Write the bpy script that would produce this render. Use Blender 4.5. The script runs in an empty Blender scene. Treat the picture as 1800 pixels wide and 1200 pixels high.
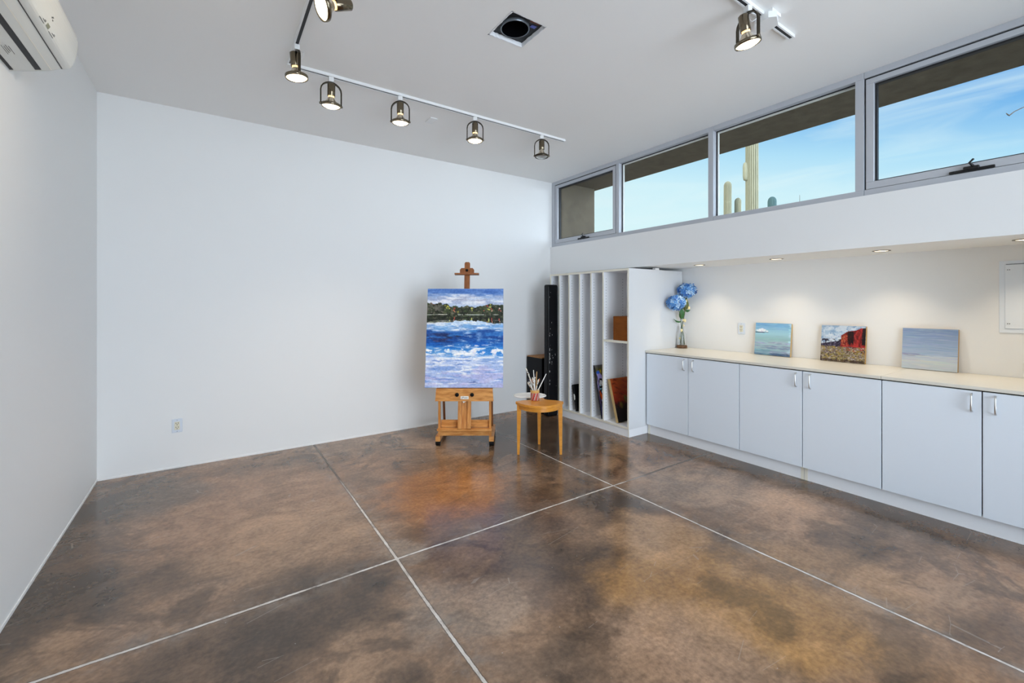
import bpy, bmesh, math, random
import numpy as np
from mathutils import Vector, Matrix
R = random.Random(7)
col = bpy.context.scene.collection
sc = bpy.context.scene
TH = math.atan2(528.0, 769.3)
S_, C_ = math.sin(TH), math.cos(TH)
XL, YB, XF, ZC = -0.745, 4.69, 3.886, 3.066     # left wall, back wall, window plane, ceiling
XS, XN, ZS = 3.86, 4.52, 1.80                    # upper wall face, niche back, niche soffit

# ------------------------------------------------------------------ materials
MATS = {}
def mat(name, color, rough=0.5, metal=0.0, spec=0.5, emit=None, estr=0.0, bump=None, vary=None, coat=0.0):
    m = bpy.data.materials.new(name); m.use_nodes = True
    nt = m.node_tree; b = nt.nodes['Principled BSDF']
    b.inputs['Base Color'].default_value = (*color, 1); b.inputs['Roughness'].default_value = rough
    b.inputs['Metallic'].default_value = metal; b.inputs['Specular IOR Level'].default_value = spec
    b.inputs['Coat Weight'].default_value = coat
    if emit:
        b.inputs['Emission Color'].default_value = (*emit, 1); b.inputs['Emission Strength'].default_value = estr
    if vary or bump:
        tc = nt.nodes.new('ShaderNodeTexCoord'); n = nt.nodes.new('ShaderNodeTexNoise')
        sc_ = (vary or bump)[0]; n.inputs['Scale'].default_value = sc_; n.inputs['Detail'].default_value = 6
        nt.links.new(tc.outputs['Object'], n.inputs['Vector'])
        if vary:
            mx = nt.nodes.new('ShaderNodeMix'); mx.data_type = 'RGBA'
            mx.inputs['A'].default_value = (*[c * (1 - vary[1]) for c in color], 1)
            mx.inputs['B'].default_value = (*[min(1, c * (1 + vary[1])) for c in color], 1)
            nt.links.new(n.outputs['Fac'], mx.inputs['Factor']); nt.links.new(mx.outputs['Result'], b.inputs['Base Color'])
        if bump:
            n2 = nt.nodes.new('ShaderNodeTexNoise'); n2.inputs['Scale'].default_value = bump[0]; n2.inputs['Detail'].default_value = 4
            nt.links.new(tc.outputs['Object'], n2.inputs['Vector'])
            bp = nt.nodes.new('ShaderNodeBump'); bp.inputs['Strength'].default_value = bump[1]; bp.inputs['Distance'].default_value = 0.002
            nt.links.new(n2.outputs['Fac'], bp.inputs['Height']); nt.links.new(bp.outputs['Normal'], b.inputs['Normal'])
    MATS[name] = m
    return m

def wood(name, c1, c2, scale=(3, 3, 30), rough=0.35, dens=6.0):
    m = bpy.data.materials.new(name); m.use_nodes = True; nt = m.node_tree; b = nt.nodes['Principled BSDF']
    tc = nt.nodes.new('ShaderNodeTexCoord'); mp = nt.nodes.new('ShaderNodeMapping'); mp.inputs['Scale'].default_value = scale
    n = nt.nodes.new('ShaderNodeTexNoise'); n.inputs['Scale'].default_value = dens; n.inputs['Detail'].default_value = 5; n.inputs['Distortion'].default_value = 0.6
    rp = nt.nodes.new('ShaderNodeValToRGB'); rp.color_ramp.elements[0].position = 0.35; rp.color_ramp.elements[1].position = 0.65
    rp.color_ramp.elements[0].color = (*c1, 1); rp.color_ramp.elements[1].color = (*c2, 1)
    L = nt.links.new; L(tc.outputs['Object'], mp.inputs['Vector']); L(mp.outputs['Vector'], n.inputs['Vector'])
    L(n.outputs['Fac'], rp.inputs['Fac']); L(rp.outputs['Color'], b.inputs['Base Color'])
    b.inputs['Roughness'].default_value = rough
    MATS[name] = m
    return m

WALL = mat('white wall paint', (0.85, 0.855, 0.85), 0.6, spec=0.3, bump=(220, 0.06))
CEIL = mat('ceiling paint', (0.89, 0.885, 0.87), 0.7, spec=0.2)
TRIM = mat('white trim', (0.86, 0.86, 0.85), 0.4)
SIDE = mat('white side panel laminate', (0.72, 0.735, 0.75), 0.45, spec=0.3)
CARC = mat('dark carcass board', (0.08, 0.06, 0.045), 0.7)  # darkened so the door gaps look shaded; shade put into the colour
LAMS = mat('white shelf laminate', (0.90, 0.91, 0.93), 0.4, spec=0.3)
LAM = mat('white laminate', (0.80, 0.86, 0.93), 0.35, spec=0.4)  # faint blue of the daylight tinted into the white
EDGE = mat('cream edge band', (0.86, 0.82, 0.70), 0.4)
HOLE = mat('pin hole', (0.10, 0.11, 0.14), 0.8)
TOP = mat('cream worktop', (0.76, 0.725, 0.64), 0.3, spec=0.4, vary=(60, 0.04))
DARK = mat('shadow gap', (0.02, 0.02, 0.02), 0.8)
NICKEL = mat('satin nickel', (0.72, 0.72, 0.70), 0.3, 1.0)
ALU = mat('grey aluminium', (0.50, 0.52, 0.56), 0.38, 0.1)
ALUL = mat('light aluminium stop', (0.75, 0.76, 0.74), 0.4, 0.1)
GASK = mat('black gasket', (0.012, 0.012, 0.014), 0.5)
BLACKM = mat('black metal', (0.012, 0.012, 0.013), 0.35, 0.3)
STUC = mat('brown stucco', (0.17, 0.14, 0.10), 0.9, spec=0.1, bump=(60, 1.0), vary=(11, 0.32))
GROUND = mat('desert ground', (0.30, 0.24, 0.17), 0.95, spec=0.1, vary=(1.5, 0.25))
BRONZE = mat('polished bronze metal', (0.20, 0.165, 0.115), 0.16, 1.0)
BRONZED = mat('dark bronze strap', (0.06, 0.05, 0.035), 0.3, 0.9)
WPLAST = mat('white plastic', (0.82, 0.83, 0.83), 0.35)
OUTP = mat('cool white outlet plate', (0.70, 0.76, 0.84), 0.35)
IVORY = mat('ivory plastic', (0.78, 0.75, 0.60), 0.4)
BULB = mat('silvered reflector glass', (0.75, 0.66, 0.52), 0.18, 0.85)
BULBC = mat('warm glowing bulb neck', (0.9, 0.75, 0.5), 0.3, 0.0, emit=(1, 0.62, 0.25), estr=1.6)
GLOW = mat('lit lamp lens', (1, 1, 1), 0.3, emit=(1.0, 0.80, 0.52), estr=5.0)
LENS = mat('unlit lamp lens', (0.55, 0.55, 0.52), 0.1, 0.6)
DGLOW = mat('lit downlight lens', (1, 1, 1), 0.3, emit=(1.0, 0.84, 0.58), estr=2.5)
DUCTM = mat('dark duct tape foil', (0.022, 0.025, 0.028), 0.4, 0.3, vary=(30, 0.7))
DUCTB = mat('black duct interior', (0.002, 0.002, 0.003), 0.9, spec=0.02)
DUCTR = mat('galvanised duct ring', (0.22, 0.25, 0.28), 0.3, 0.8)
RUST = mat('reddish tape', (0.16, 0.05, 0.03), 0.6)
BLUET = mat('blue tape', (0.12, 0.15, 0.50), 0.5)
PLAS = mat('raw plaster edge', (0.85, 0.86, 0.88), 0.8)
ACW = mat('air conditioner plastic', (0.74, 0.75, 0.71), 0.22)
ACG = mat('air conditioner grey mark', (0.10, 0.10, 0.09), 0.5)
ACD = mat('display window', (0.22, 0.22, 0.13), 0.3)
OAK = wood('golden oak', (0.50, 0.19, 0.04), (0.74, 0.36, 0.11), (2, 6, 9), 0.35, 4.0)
OAKV = wood('golden oak upright', (0.48, 0.175, 0.033), (0.68, 0.31, 0.085), (14, 14, 1.6), 0.35, 3.0)
OAKD = wood('reddish oak mast', (0.20, 0.062, 0.014), (0.30, 0.105, 0.028), (14, 14, 1.6), 0.4, 3.0)
CHERRY = wood('honey cherry', (0.62, 0.24, 0.025), (0.72, 0.31, 0.042), (3, 12, 12), 0.28, 3.0)
PINE = wood('pine stretcher', (0.50, 0.34, 0.14), (0.62, 0.44, 0.20), (10, 10, 2), 0.5, 3.0)
BOXW = wood('brown wooden box', (0.20, 0.055, 0.007), (0.24, 0.072, 0.010), (4, 3, 10), 0.6, 3.0); BOXW.node_tree.nodes['Principled BSDF'].inputs['Specular IOR Level'].default_value = 0.15
PLY = wood('tan plywood', (0.36, 0.15, 0.035), (0.46, 0.21, 0.06), (5, 5, 5), 0.5, 3.0)
BLACKC = mat('scuffed black case vinyl', (0.004, 0.004, 0.005), 0.32, spec=0.22)
BLACKB = mat('black box board', (0.004, 0.004, 0.005), 0.5, spec=0.2)
RUBBER = mat('black rubber', (0.004, 0.004, 0.004), 0.6, spec=0.2)
PAPER = mat('white paper label', (0.85, 0.84, 0.80), 0.7)
INK = mat('dark print', (0.03, 0.03, 0.03), 0.6)
CERAM = mat('white ceramic', (0.86, 0.85, 0.82), 0.18)
CANV = mat('raw canvas', (0.72, 0.69, 0.62), 0.8)
GOLDF = mat('ochre canvas edge', (0.46, 0.27, 0.07), 0.5)
STEM = mat('green stem', (0.06, 0.11, 0.03), 0.5)
TWIG = mat('brown twig', (0.12, 0.08, 0.04), 0.7)
LEAF = mat('dark green leaf', (0.03, 0.13, 0.035), 0.4, vary=(20, 0.4))
LEAFO = mat('olive leaf', (0.12, 0.15, 0.035), 0.45, vary=(20, 0.3))
BUD = mat('cream bud', (0.85, 0.72, 0.38), 0.5)
HY1 = mat('deep blue petal', (0.035, 0.16, 0.52), 0.6)
HY2 = mat('mid blue petal', (0.10, 0.30, 0.66), 0.6)
HY3 = mat('pale blue petal', (0.40, 0.60, 0.82), 0.6)
CORK = wood('dark wooden base', (0.10, 0.045, 0.015), (0.17, 0.08, 0.03), (8, 8, 8), 0.5, 4.0)
SAG = mat('sunlit saguaro skin', (0.32, 0.305, 0.21), 0.8, spec=0.2, vary=(3, 0.15))
SAGB = mat('shaded blue green saguaro skin', (0.10, 0.17, 0.17), 0.8, spec=0.2)  # blue grey of a cactus in shade, put into the skin colour
BARK = mat('grey bark', (0.10, 0.085, 0.07), 0.9)
BRIS_W = mat('white bristle', (0.80, 0.77, 0.68), 0.7)
BRIS_O = mat('orange sable bristle', (0.42, 0.13, 0.025), 0.7)
BRIS_K = mat('black bristle', (0.02, 0.02, 0.03), 0.7)
HAND_W = mat('white brush handle', (0.82, 0.81, 0.77), 0.35)
HAND_T = mat('tan brush handle', (0.55, 0.33, 0.12), 0.35)
HAND_K = mat('black brush handle', (0.02, 0.02, 0.025), 0.3)
FERR = mat('brush ferrule', (0.75, 0.74, 0.70), 0.25, 1.0)

def glass(name, tint, refl=1.0):
    m = bpy.data.materials.new(name); m.use_nodes = True; nt = m.node_tree
    for n in list(nt.nodes): nt.nodes.remove(n)
    o = nt.nodes.new('ShaderNodeOutputMaterial'); t = nt.nodes.new('ShaderNodeBsdfTransparent'); g = nt.nodes.new('ShaderNodeBsdfGlossy')
    t.inputs['Color'].default_value = (*tint, 1); g.inputs['Roughness'].default_value = 0.02
    f = nt.nodes.new('ShaderNodeFresnel'); f.inputs['IOR'].default_value = 1.45
    ml = nt.nodes.new('ShaderNodeMath'); ml.operation = 'MULTIPLY'; ml.inputs[1].default_value = refl
    mx = nt.nodes.new('ShaderNodeMixShader'); L = nt.links.new
    L(f.outputs[0], ml.inputs[0]); L(ml.outputs[0], mx.inputs[0]); L(t.outputs[0], mx.inputs[1]); L(g.outputs[0], mx.inputs[2]); L(mx.outputs[0], o.inputs[0])
    MATS[name] = m
    return m
PANE = glass('window glass', (0.97, 0.985, 0.98), 0.05)
JARG = glass('clear jar glass', (0.90, 0.93, 0.92), 1.0)

def floor_mat():
    m = bpy.data.materials.new('stained polished concrete'); m.use_nodes = True; nt = m.node_tree; b = nt.nodes['Principled BSDF']
    N = nt.nodes.new; L = nt.links.new
    geo = N('ShaderNodeNewGeometry'); pos = geo.outputs['Position']
    def noise(scale, det=6, dist=0.0, off=(0, 0, 0), stretch=(1, 1, 1), rough=0.55):
        mp = N('ShaderNodeMapping'); mp.inputs['Location'].default_value = off; mp.inputs['Scale'].default_value = stretch
        n = N('ShaderNodeTexNoise'); n.inputs['Scale'].default_value = scale; n.inputs['Detail'].default_value = det
        n.inputs['Distortion'].default_value = dist; n.inputs['Roughness'].default_value = rough
        L(pos, mp.inputs['Vector']); L(mp.outputs['Vector'], n.inputs['Vector']); return n.outputs['Fac']
    def ramp(fac, stops):
        r = N('ShaderNodeValToRGB'); e = r.color_ramp.elements
        e[0].position, e[0].color = stops[0][0], (*stops[0][1], 1); e[1].position, e[1].color = stops[-1][0], (*stops[-1][1], 1)
        for p, c in stops[1:-1]:
            k = e.new(p); k.color = (*c, 1)
        L(fac, r.inputs['Fac']); return r.outputs['Color']
    def mixc(fac, a, b_, mode='MIX'):
        x = N('ShaderNodeMix'); x.data_type = 'RGBA'; x.blend_type = mode
        for s, v in (('Factor', fac), ('A', a), ('B', b_)):
            if hasattr(v, 'is_linked'): L(v, x.inputs[s])
            else: x.inputs[s].default_value = v if s == 'Factor' else (*v, 1)
        return x.outputs['Result']
    def math_(op, a, b_=None, c=None, clamp=False):
        x = N('ShaderNodeMath'); x.operation = op; x.use_clamp = clamp
        for i, v in enumerate((a, b_, c)):
            if v is None: continue
            if hasattr(v, 'is_linked'): L(v, x.inputs[i])
            else: x.inputs[i].default_value = v
        return x.outputs[0]
    big = noise(0.75, 6, 1.4, (3.1, 1.7, 0))
    base = ramp(big, [(0.28, (0.085, 0.058, 0.040)), (0.44, (0.18, 0.122, 0.083)), (0.56, (0.27, 0.182, 0.124)), (0.72, (0.38, 0.27, 0.19))])
    rust = ramp(noise(0.62, 5, 1.0, (9.3, 4.4, 0)), [(0.47, (0, 0, 0)), (0.66, (1, 1, 1))])
    base = mixc(math_('MULTIPLY', rust, 0.45), base, (0.25, 0.128, 0.060))
    grey = ramp(noise(1.3, 6, 1.2, (1.3, 8.4, 0)), [(0.50, (0, 0, 0)), (0.68, (1, 1, 1))])
    base = mixc(math_('MULTIPLY', grey, 0.38), base, (0.185, 0.150, 0.130))
    dk = ramp(noise(1.9, 7, 2.0, (5.2, 2.2, 0)), [(0.38, (1, 1, 1)), (0.48, (0, 0, 0))])
    base = mixc(math_('MULTIPLY', dk, 0.62), base, (0.055, 0.039, 0.028))
    # individual stains, and an orange patch painting in the easel's reflection: (x, y, radius, colour, strength)
    wv = N('ShaderNodeTexNoise'); wv.inputs['Scale'].default_value = 2.2; wv.inputs['Detail'].default_value = 7; wv.inputs['Roughness'].default_value = 0.62; L(pos, wv.inputs['Vector'])
    wsub = N('ShaderNodeVectorMath'); wsub.operation = 'SUBTRACT'; L(wv.outputs['Color'], wsub.inputs[0]); wsub.inputs[1].default_value = (0.5, 0.5, 0.5)
    wsc = N('ShaderNodeVectorMath'); wsc.operation = 'MULTIPLY'; L(wsub.outputs[0], wsc.inputs[0]); wsc.inputs[1].default_value = (0.75, 0.75, 0.0)
    wpos = N('ShaderNodeVectorMath'); wpos.operation = 'ADD'; L(pos, wpos.inputs[0]); L(wsc.outputs[0], wpos.inputs[1])
    dark, ochre, rose, greyc, purp = (0.052, 0.038, 0.028), (0.37, 0.215, 0.080), (0.41, 0.285, 0.205), (0.28, 0.235, 0.205), (0.095, 0.070, 0.064)
    for sx, sy, sr, scol, sa in ((1.70, 2.40, .38, purp, .75), (2.32, 2.10, .36, dark, .75), (1.68, 1.62, .34, dark, .70), (1.40, 1.80, .30, purp, .5), (1.94, 1.30, .42, ochre, .75), (2.15, 0.92, .34, ochre, .7), (2.06, 1.14, .20, (0.11, 0.070, 0.030), .7), (0.95, 1.84, .26, greyc, .6),
                                 (0.42, 2.24, .40, dark, .75), (0.0, 2.00, .40, dark, .6), (-0.62, 2.85, .34, dark, .75), (-0.70, 3.9, .30, dark, .7), (0.25, 3.55, .75, (0.33, 0.215, 0.145), .7), (0.40, 2.85, .5, (0.36, 0.25, 0.17), .7), (1.55, 1.10, .34, rose, .6), (3.20, 1.45, .45, rose, .6),
                                 (3.17, 1.03, .26, dark, .65), (-0.35, 4.15, .40, (0.115, 0.105, 0.094), .6), (1.45, 3.0, .50, (0.42, 0.185, 0.062), .7), (3.05, 1.95, .5, greyc, .55), (0.93, 2.42, .16, greyc, .7), (2.15, 1.66, .34, (0.40, 0.27, 0.165), .65), (2.62, 1.0, .40, (0.38, 0.255, 0.155), .55), (2.85, 3.6, .85, (0.062, 0.046, 0.036), .85), (2.2, 4.5, .5, (0.085, 0.07, 0.058), .6), (1.1, 4.5, .5, (0.15, 0.115, 0.09), .4), (1.2, 1.3, .2, dark, .5)):
        vd = N('ShaderNodeVectorMath'); vd.operation = 'DISTANCE'; L(wpos.outputs[0], vd.inputs[0]); vd.inputs[1].default_value = (sx, sy, 0)
        mr = N('ShaderNodeMapRange'); mr.interpolation_type = 'SMOOTHSTEP'; mr.inputs['From Min'].default_value = sr * 1.2; mr.inputs['From Max'].default_value = sr * 0.5; mr.inputs['To Max'].default_value = sa; L(vd.outputs['Value'], mr.inputs['Value'])
        base = mixc(mr.outputs['Result'], base, scol)
    spx = N('ShaderNodeSeparateXYZ'); L(wpos.outputs[0], spx.inputs[0]); sp0 = N('ShaderNodeSeparateXYZ'); L(pos, sp0.inputs[0])
    # shade and reflection painted along the cabinet foot; floor darker by the left wall
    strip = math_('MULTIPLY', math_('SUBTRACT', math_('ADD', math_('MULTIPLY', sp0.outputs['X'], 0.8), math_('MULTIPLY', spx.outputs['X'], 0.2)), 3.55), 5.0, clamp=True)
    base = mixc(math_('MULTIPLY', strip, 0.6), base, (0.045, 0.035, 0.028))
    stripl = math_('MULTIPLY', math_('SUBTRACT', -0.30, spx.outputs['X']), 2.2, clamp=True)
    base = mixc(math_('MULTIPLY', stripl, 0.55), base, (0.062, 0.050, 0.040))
    sweep = ramp(noise(3.2, 7, 1.2, (0, 0, 0), (0.75, 1.15, 1), 0.68), [(0.32, (0.60, 0.59, 0.58)), (0.68, (1.34, 1.33, 1.32))])
    base = mixc(0.85, base, sweep, 'MULTIPLY')
    mid = ramp(noise(15, 6, 0.5, (3, 1, 0), (0.9, 1.1, 1), 0.72), [(0.32, (0.70, 0.70, 0.70)), (0.68, (1.28, 1.28, 1.28))])
    base = mixc(0.5, base, mid, 'MULTIPLY')
    fine = ramp(noise(46, 5, 0.0), [(0.28, (0.62, 0.62, 0.62)), (0.72, (1.40, 1.40, 1.40))])
    base = mixc(0.7, base, fine, 'MULTIPLY')
    base = mixc(1.0, base, (1.10, 0.98, 0.84), 'MULTIPLY')
    # fine pale scratches
    smp = N('ShaderNodeMapping'); smp.inputs['Rotation'].default_value = (0, 0, 0.7); smp.inputs['Scale'].default_value = (1.6, 5.5, 1); L(pos, smp.inputs['Vector'])
    sv = N('ShaderNodeTexVoronoi'); sv.feature = 'DISTANCE_TO_EDGE'; sv.inputs['Scale'].default_value = 1.3; L(smp.outputs['Vector'], sv.inputs['Vector'])
    scr = math_('MULTIPLY', math_('LESS_THAN', sv.outputs['Distance'], 0.0075), math_('GREATER_THAN', noise(3.3, 5, 0, (6, 2, 0)), 0.585))
    base = mixc(math_('MULTIPLY', scr, 0.24), base, (0.52, 0.44, 0.36))
    # small pale chips
    v = N('ShaderNodeTexVoronoi'); v.inputs['Scale'].default_value = 22; L(pos, v.inputs['Vector'])
    chip = math_('LESS_THAN', v.outputs['Distance'], 0.045)
    chip = math_('MULTIPLY', chip, math_('GREATER_THAN', noise(9, 2, 0, (4, 4, 0)), 0.56))
    base = mixc(math_('MULTIPLY', chip, 0.8), base, (0.55, 0.50, 0.44))
    # saw cut joints with pale filler
    sp = N('ShaderNodeSeparateXYZ'); L(pos, sp.inputs[0])
    wob = math_('MULTIPLY', math_('SUBTRACT', noise(1.2, 2, 0, (2, 9, 0)), 0.5), 0.022)
    jit = math_('MULTIPLY', math_('SUBTRACT', noise(34, 3), 0.5), 0.007)
    lines = []
    for ax, val in (('Y', 2.333), ('X', 0.835), ('X', 2.545)):
        d = math_('ABSOLUTE', math_('ADD', math_('SUBTRACT', sp.outputs[ax], val), wob)); lines.append(d)
    dist = math_('MINIMUM', math_('MINIMUM', lines[0], lines[1]), lines[2])
    distj = math_('ADD', dist, jit)
    core = math_('LESS_THAN', distj, math_('SUBTRACT', 0.0066, math_('MULTIPLY', math_('MAXIMUM', math_('MULTIPLY', math_('SUBTRACT', sp.outputs['Y'], 2.6), 0.0022), 0.0), 1.0)))
    edge = math_('LESS_THAN', distj, 0.0105)
    scuff = math_('SUBTRACT', 1.0, math_('MULTIPLY', dist, 9.0), clamp=True)
    scuff = math_('MULTIPLY', scuff, ramp(noise(6, 9, 0.6, (7, 7, 0), (1, 1, 1), 0.7), [(0.46, (0, 0, 0)), (0.62, (1, 1, 1))]))
    base = mixc(math_('MULTIPLY', scuff, 0.45), base, (0.33, 0.28, 0.24))
    base = mixc(math_('MULTIPLY', edge, 0.6), base, (0.045, 0.034, 0.027))
    whit = ramp(noise(7.0, 7, 0, (3, 3, 0), (1, 1, 1), 0.7), [(0.32, (0.14, 0.11, 0.085)), (0.48, (0.62, 0.57, 0.52)), (0.66, (0.74, 0.71, 0.68))])
    # filler is missing near the edges of the room
    far = math_('MULTIPLY', math_('SUBTRACT', sp.outputs['Y'], 3.15), 1.6, clamp=True)
    rgt = math_('MULTIPLY', math_('SUBTRACT', sp.outputs['X'], 2.62), 3.0, clamp=True)
    rgt = math_('MULTIPLY', rgt, math_('GREATER_THAN', sp.outputs['Y'], 2.2))
    bare = math_('MAXIMUM', far, rgt)
    whit = mixc(math_('MULTIPLY', bare, 0.85), whit, (0.045, 0.032, 0.024))
    base = mixc(core, base, whit)
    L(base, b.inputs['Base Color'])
    rr = ramp(noise(2.2, 6, 1.0, (8, 1, 0)), [(0.3, (0.11, 0.11, 0.11)), (0.7, (0.25, 0.25, 0.25))])
    rr = mixc(core, rr, (0.7, 0.7, 0.7)); L(rr, b.inputs['Roughness'])
    b.inputs['Specular IOR Level'].default_value = 0.68
    h = math_('ADD', math_('MULTIPLY', noise(30, 4), 0.35), math_('MULTIPLY', noise(4, 3), 0.6))
    h = math_('SUBTRACT', h, math_('MULTIPLY', edge, 1.5))
    bp = N('ShaderNodeBump'); bp.inputs['Strength'].default_value = 0.07; bp.inputs['Distance'].default_value = 0.003
    L(h, bp.inputs['Height']); L(bp.outputs['Normal'], b.inputs['Normal'])
    return m
FLOOR = floor_mat()

# ------------------------------------------------------------------ mesh builder
class MB:
    def __init__(s): s.v = []; s.f = []; s.m = []; s.sm = []
    def add(s, verts, faces, mi=0, smooth=False):
        o = len(s.v); s.v += [tuple(p) for p in verts]
        for f in faces: s.f.append([o + i for i in f]); s.m.append(mi); s.sm.append(smooth)
        return s
    def bm(s, b, mi=0, smooth=False, M=None):
        b.verts.index_update()
        s.add([(M @ v.co if M else v.co) for v in b.verts], [[v.index for v in f.verts] for f in b.faces], mi, smooth); b.free(); return s
    def box(s, x0, x1, y0, y1, z0, z1, mi=0, bev=0.0, M=None, seg=2):
        b = bmesh.new(); bmesh.ops.create_cube(b, size=1)
        for v in b.verts: v.co = Vector(((x0 + x1) / 2 + v.co.x * (x1 - x0), (y0 + y1) / 2 + v.co.y * (y1 - y0), (z0 + z1) / 2 + v.co.z * (z1 - z0)))
        if bev: bmesh.ops.bevel(b, geom=b.edges[:], offset=bev, segments=seg, profile=0.5, affect='EDGES')
        return s.bm(b, mi, False, M)
    def lathe(s, prof, n=32, mi=0, M=None, smooth=True, c=(0, 0, 0), capb=False, capt=False, mis=None):
        vs = []; fs = []
        for r, z in prof:
            for i in range(n):
                a = 2 * math.pi * i / n; vs.append(Vector((c[0] + r * math.cos(a), c[1] + r * math.sin(a), c[2] + z)))
        if M: vs = [M @ p for p in vs]
        for k in range(len(prof) - 1):
            row = []
            for i in range(n): row.append([k * n + i, k * n + (i + 1) % n, (k + 1) * n + (i + 1) % n, (k + 1) * n + i])
            s.add(vs, row, (mis[k] if mis else mi), smooth) if False else fs.append((row, mis[k] if mis else mi))
        o = len(s.v); s.v += [tuple(p) for p in vs]
        for row, m_ in fs:
            for f in row: s.f.append([o + i for i in f]); s.m.append(m_); s.sm.append(smooth)
        if capb: s.f.append([o + i for i in range(n)][::-1]); s.m.append(mi); s.sm.append(False)
        if capt: s.f.append([o + (len(prof) - 1) * n + i for i in range(n)]); s.m.append(mi); s.sm.append(False)
        return s
    def tube(s, pts, r, n=8, mi=0, M=None, smooth=True, cap=True):
        pts = [Vector(p) for p in pts]; rs = r if isinstance(r, (list, tuple)) else [r] * len(pts)
        rings = []; up = None
        for i, p in enumerate(pts):
            d = (pts[min(i + 1, len(pts) - 1)] - pts[max(i - 1, 0)]).normalized()
            if up is None: up = Vector((0, 0, 1)) if abs(d.z) < 0.9 else Vector((1, 0, 0))
            a = d.cross(up).normalized(); up = a.cross(d).normalized()
            rings.append([p + (a * math.cos(2 * math.pi * k / n) + up * math.sin(2 * math.pi * k / n)) * rs[i] for k in range(n)])
        vs = [q for rg in rings for q in rg]
        if M: vs = [M @ p for p in vs]
        fs = [[i * n + k, i * n + (k + 1) % n, (i + 1) * n + (k + 1) % n, (i + 1) * n + k] for i in range(len(pts) - 1) for k in range(n)]
        if cap: fs += [list(range(n))[::-1], [(len(pts) - 1) * n + k for k in range(n)]]
        return s.add(vs, fs, mi, smooth)
    def ribbon(s, pts, w, t, wdir, mi=0, M=None):
        """flat bar of width w along wdir and thickness t following pts"""
        pts = [Vector(p) for p in pts]; wd = Vector(wdir).normalized(); rings = []
        for i, p in enumerate(pts):
            d = (pts[min(i + 1, len(pts) - 1)] - pts[max(i - 1, 0)]).normalized(); nn = d.cross(wd).normalized()
            rings.append([p + wd * w / 2 + nn * t / 2, p - wd * w / 2 + nn * t / 2, p - wd * w / 2 - nn * t / 2, p + wd * w / 2 - nn * t / 2])
        vs = [q for r in rings for q in r]
        if M: vs = [M @ p for p in vs]
        fs = [[i * 4 + k, i * 4 + (k + 1) % 4, (i + 1) * 4 + (k + 1) % 4, (i + 1) * 4 + k] for i in range(len(pts) - 1) for k in range(4)]
        fs += [[3, 2, 1, 0], [(len(pts) - 1) * 4 + k for k in range(4)]]
        return s.add(vs, fs, mi)
    def prism(s, poly, a, b, axis='z', mi=0, M=None):
        n = len(poly); f = {'z': lambda p, h: (p[0], p[1], h), 'y': lambda p, h: (p[0], h, p[1]), 'x': lambda p, h: (h, p[0], p[1])}[axis]
        vs = [Vector(f(p, a)) for p in poly] + [Vector(f(p, b)) for p in poly]
        if M: vs = [M @ p for p in vs]
        fs = [list(range(n))[::-1], [n + i for i in range(n)]] + [[i, (i + 1) % n, n + (i + 1) % n, n + i] for i in range(n)]
        return s.add(vs, fs, mi)
    def build(s, name, mats, parent=None, loc=(0, 0, 0), shift=True):
        me = bpy.data.meshes.new(name); o_ = Vector(loc) if shift else Vector((0, 0, 0))
        me.from_pydata([tuple(Vector(p) - o_) for p in s.v], [], s.f)
        for m in (mats if isinstance(mats, (list, tuple)) else [mats]): me.materials.append(m)
        me.polygons.foreach_set('material_index', s.m); me.polygons.foreach_set('use_smooth', s.sm)
        b = bmesh.new(); b.from_mesh(me); bmesh.ops.recalc_face_normals(b, faces=b.faces[:]); b.to_mesh(me); b.free()
        me.update()
        ob = bpy.data.objects.new(name, me); col.objects.link(ob)
        if parent is not None: ob.parent = parent
        else: ob.location = loc
        return ob

def thing(name, label, cat, loc=(0, 0, 0), rz=0.0, group=None):
    o = bpy.data.objects.new(name, None); col.objects.link(o); o.location = loc; o.rotation_euler = (0, 0, rz); o.empty_display_size = 0.05
    o['label'] = label; o['category'] = cat
    if group: o['group'] = group
    return o
def tag(o, label, cat, group=None):
    o['label'] = label; o['category'] = cat
    if group: o['group'] = group
    return o
def struct(o, label=None):
    o['kind'] = 'structure'
    if label: o['label'] = label
    return o
def copy_tree(o, parent=None):
    c = o.copy(); col.objects.link(c)
    if parent is not None: c.parent = parent
    for ch in list(o.children): copy_tree(ch, c)
    return c
def part(mb, name, mats, root):
    """mesh given in world coordinates, stored relative to an unrotated root"""
    return mb.build(name, mats, root, root.location)
def lpart(mb, name, mats, root): return mb.build(name, mats, root, (0, 0, 0))

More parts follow.
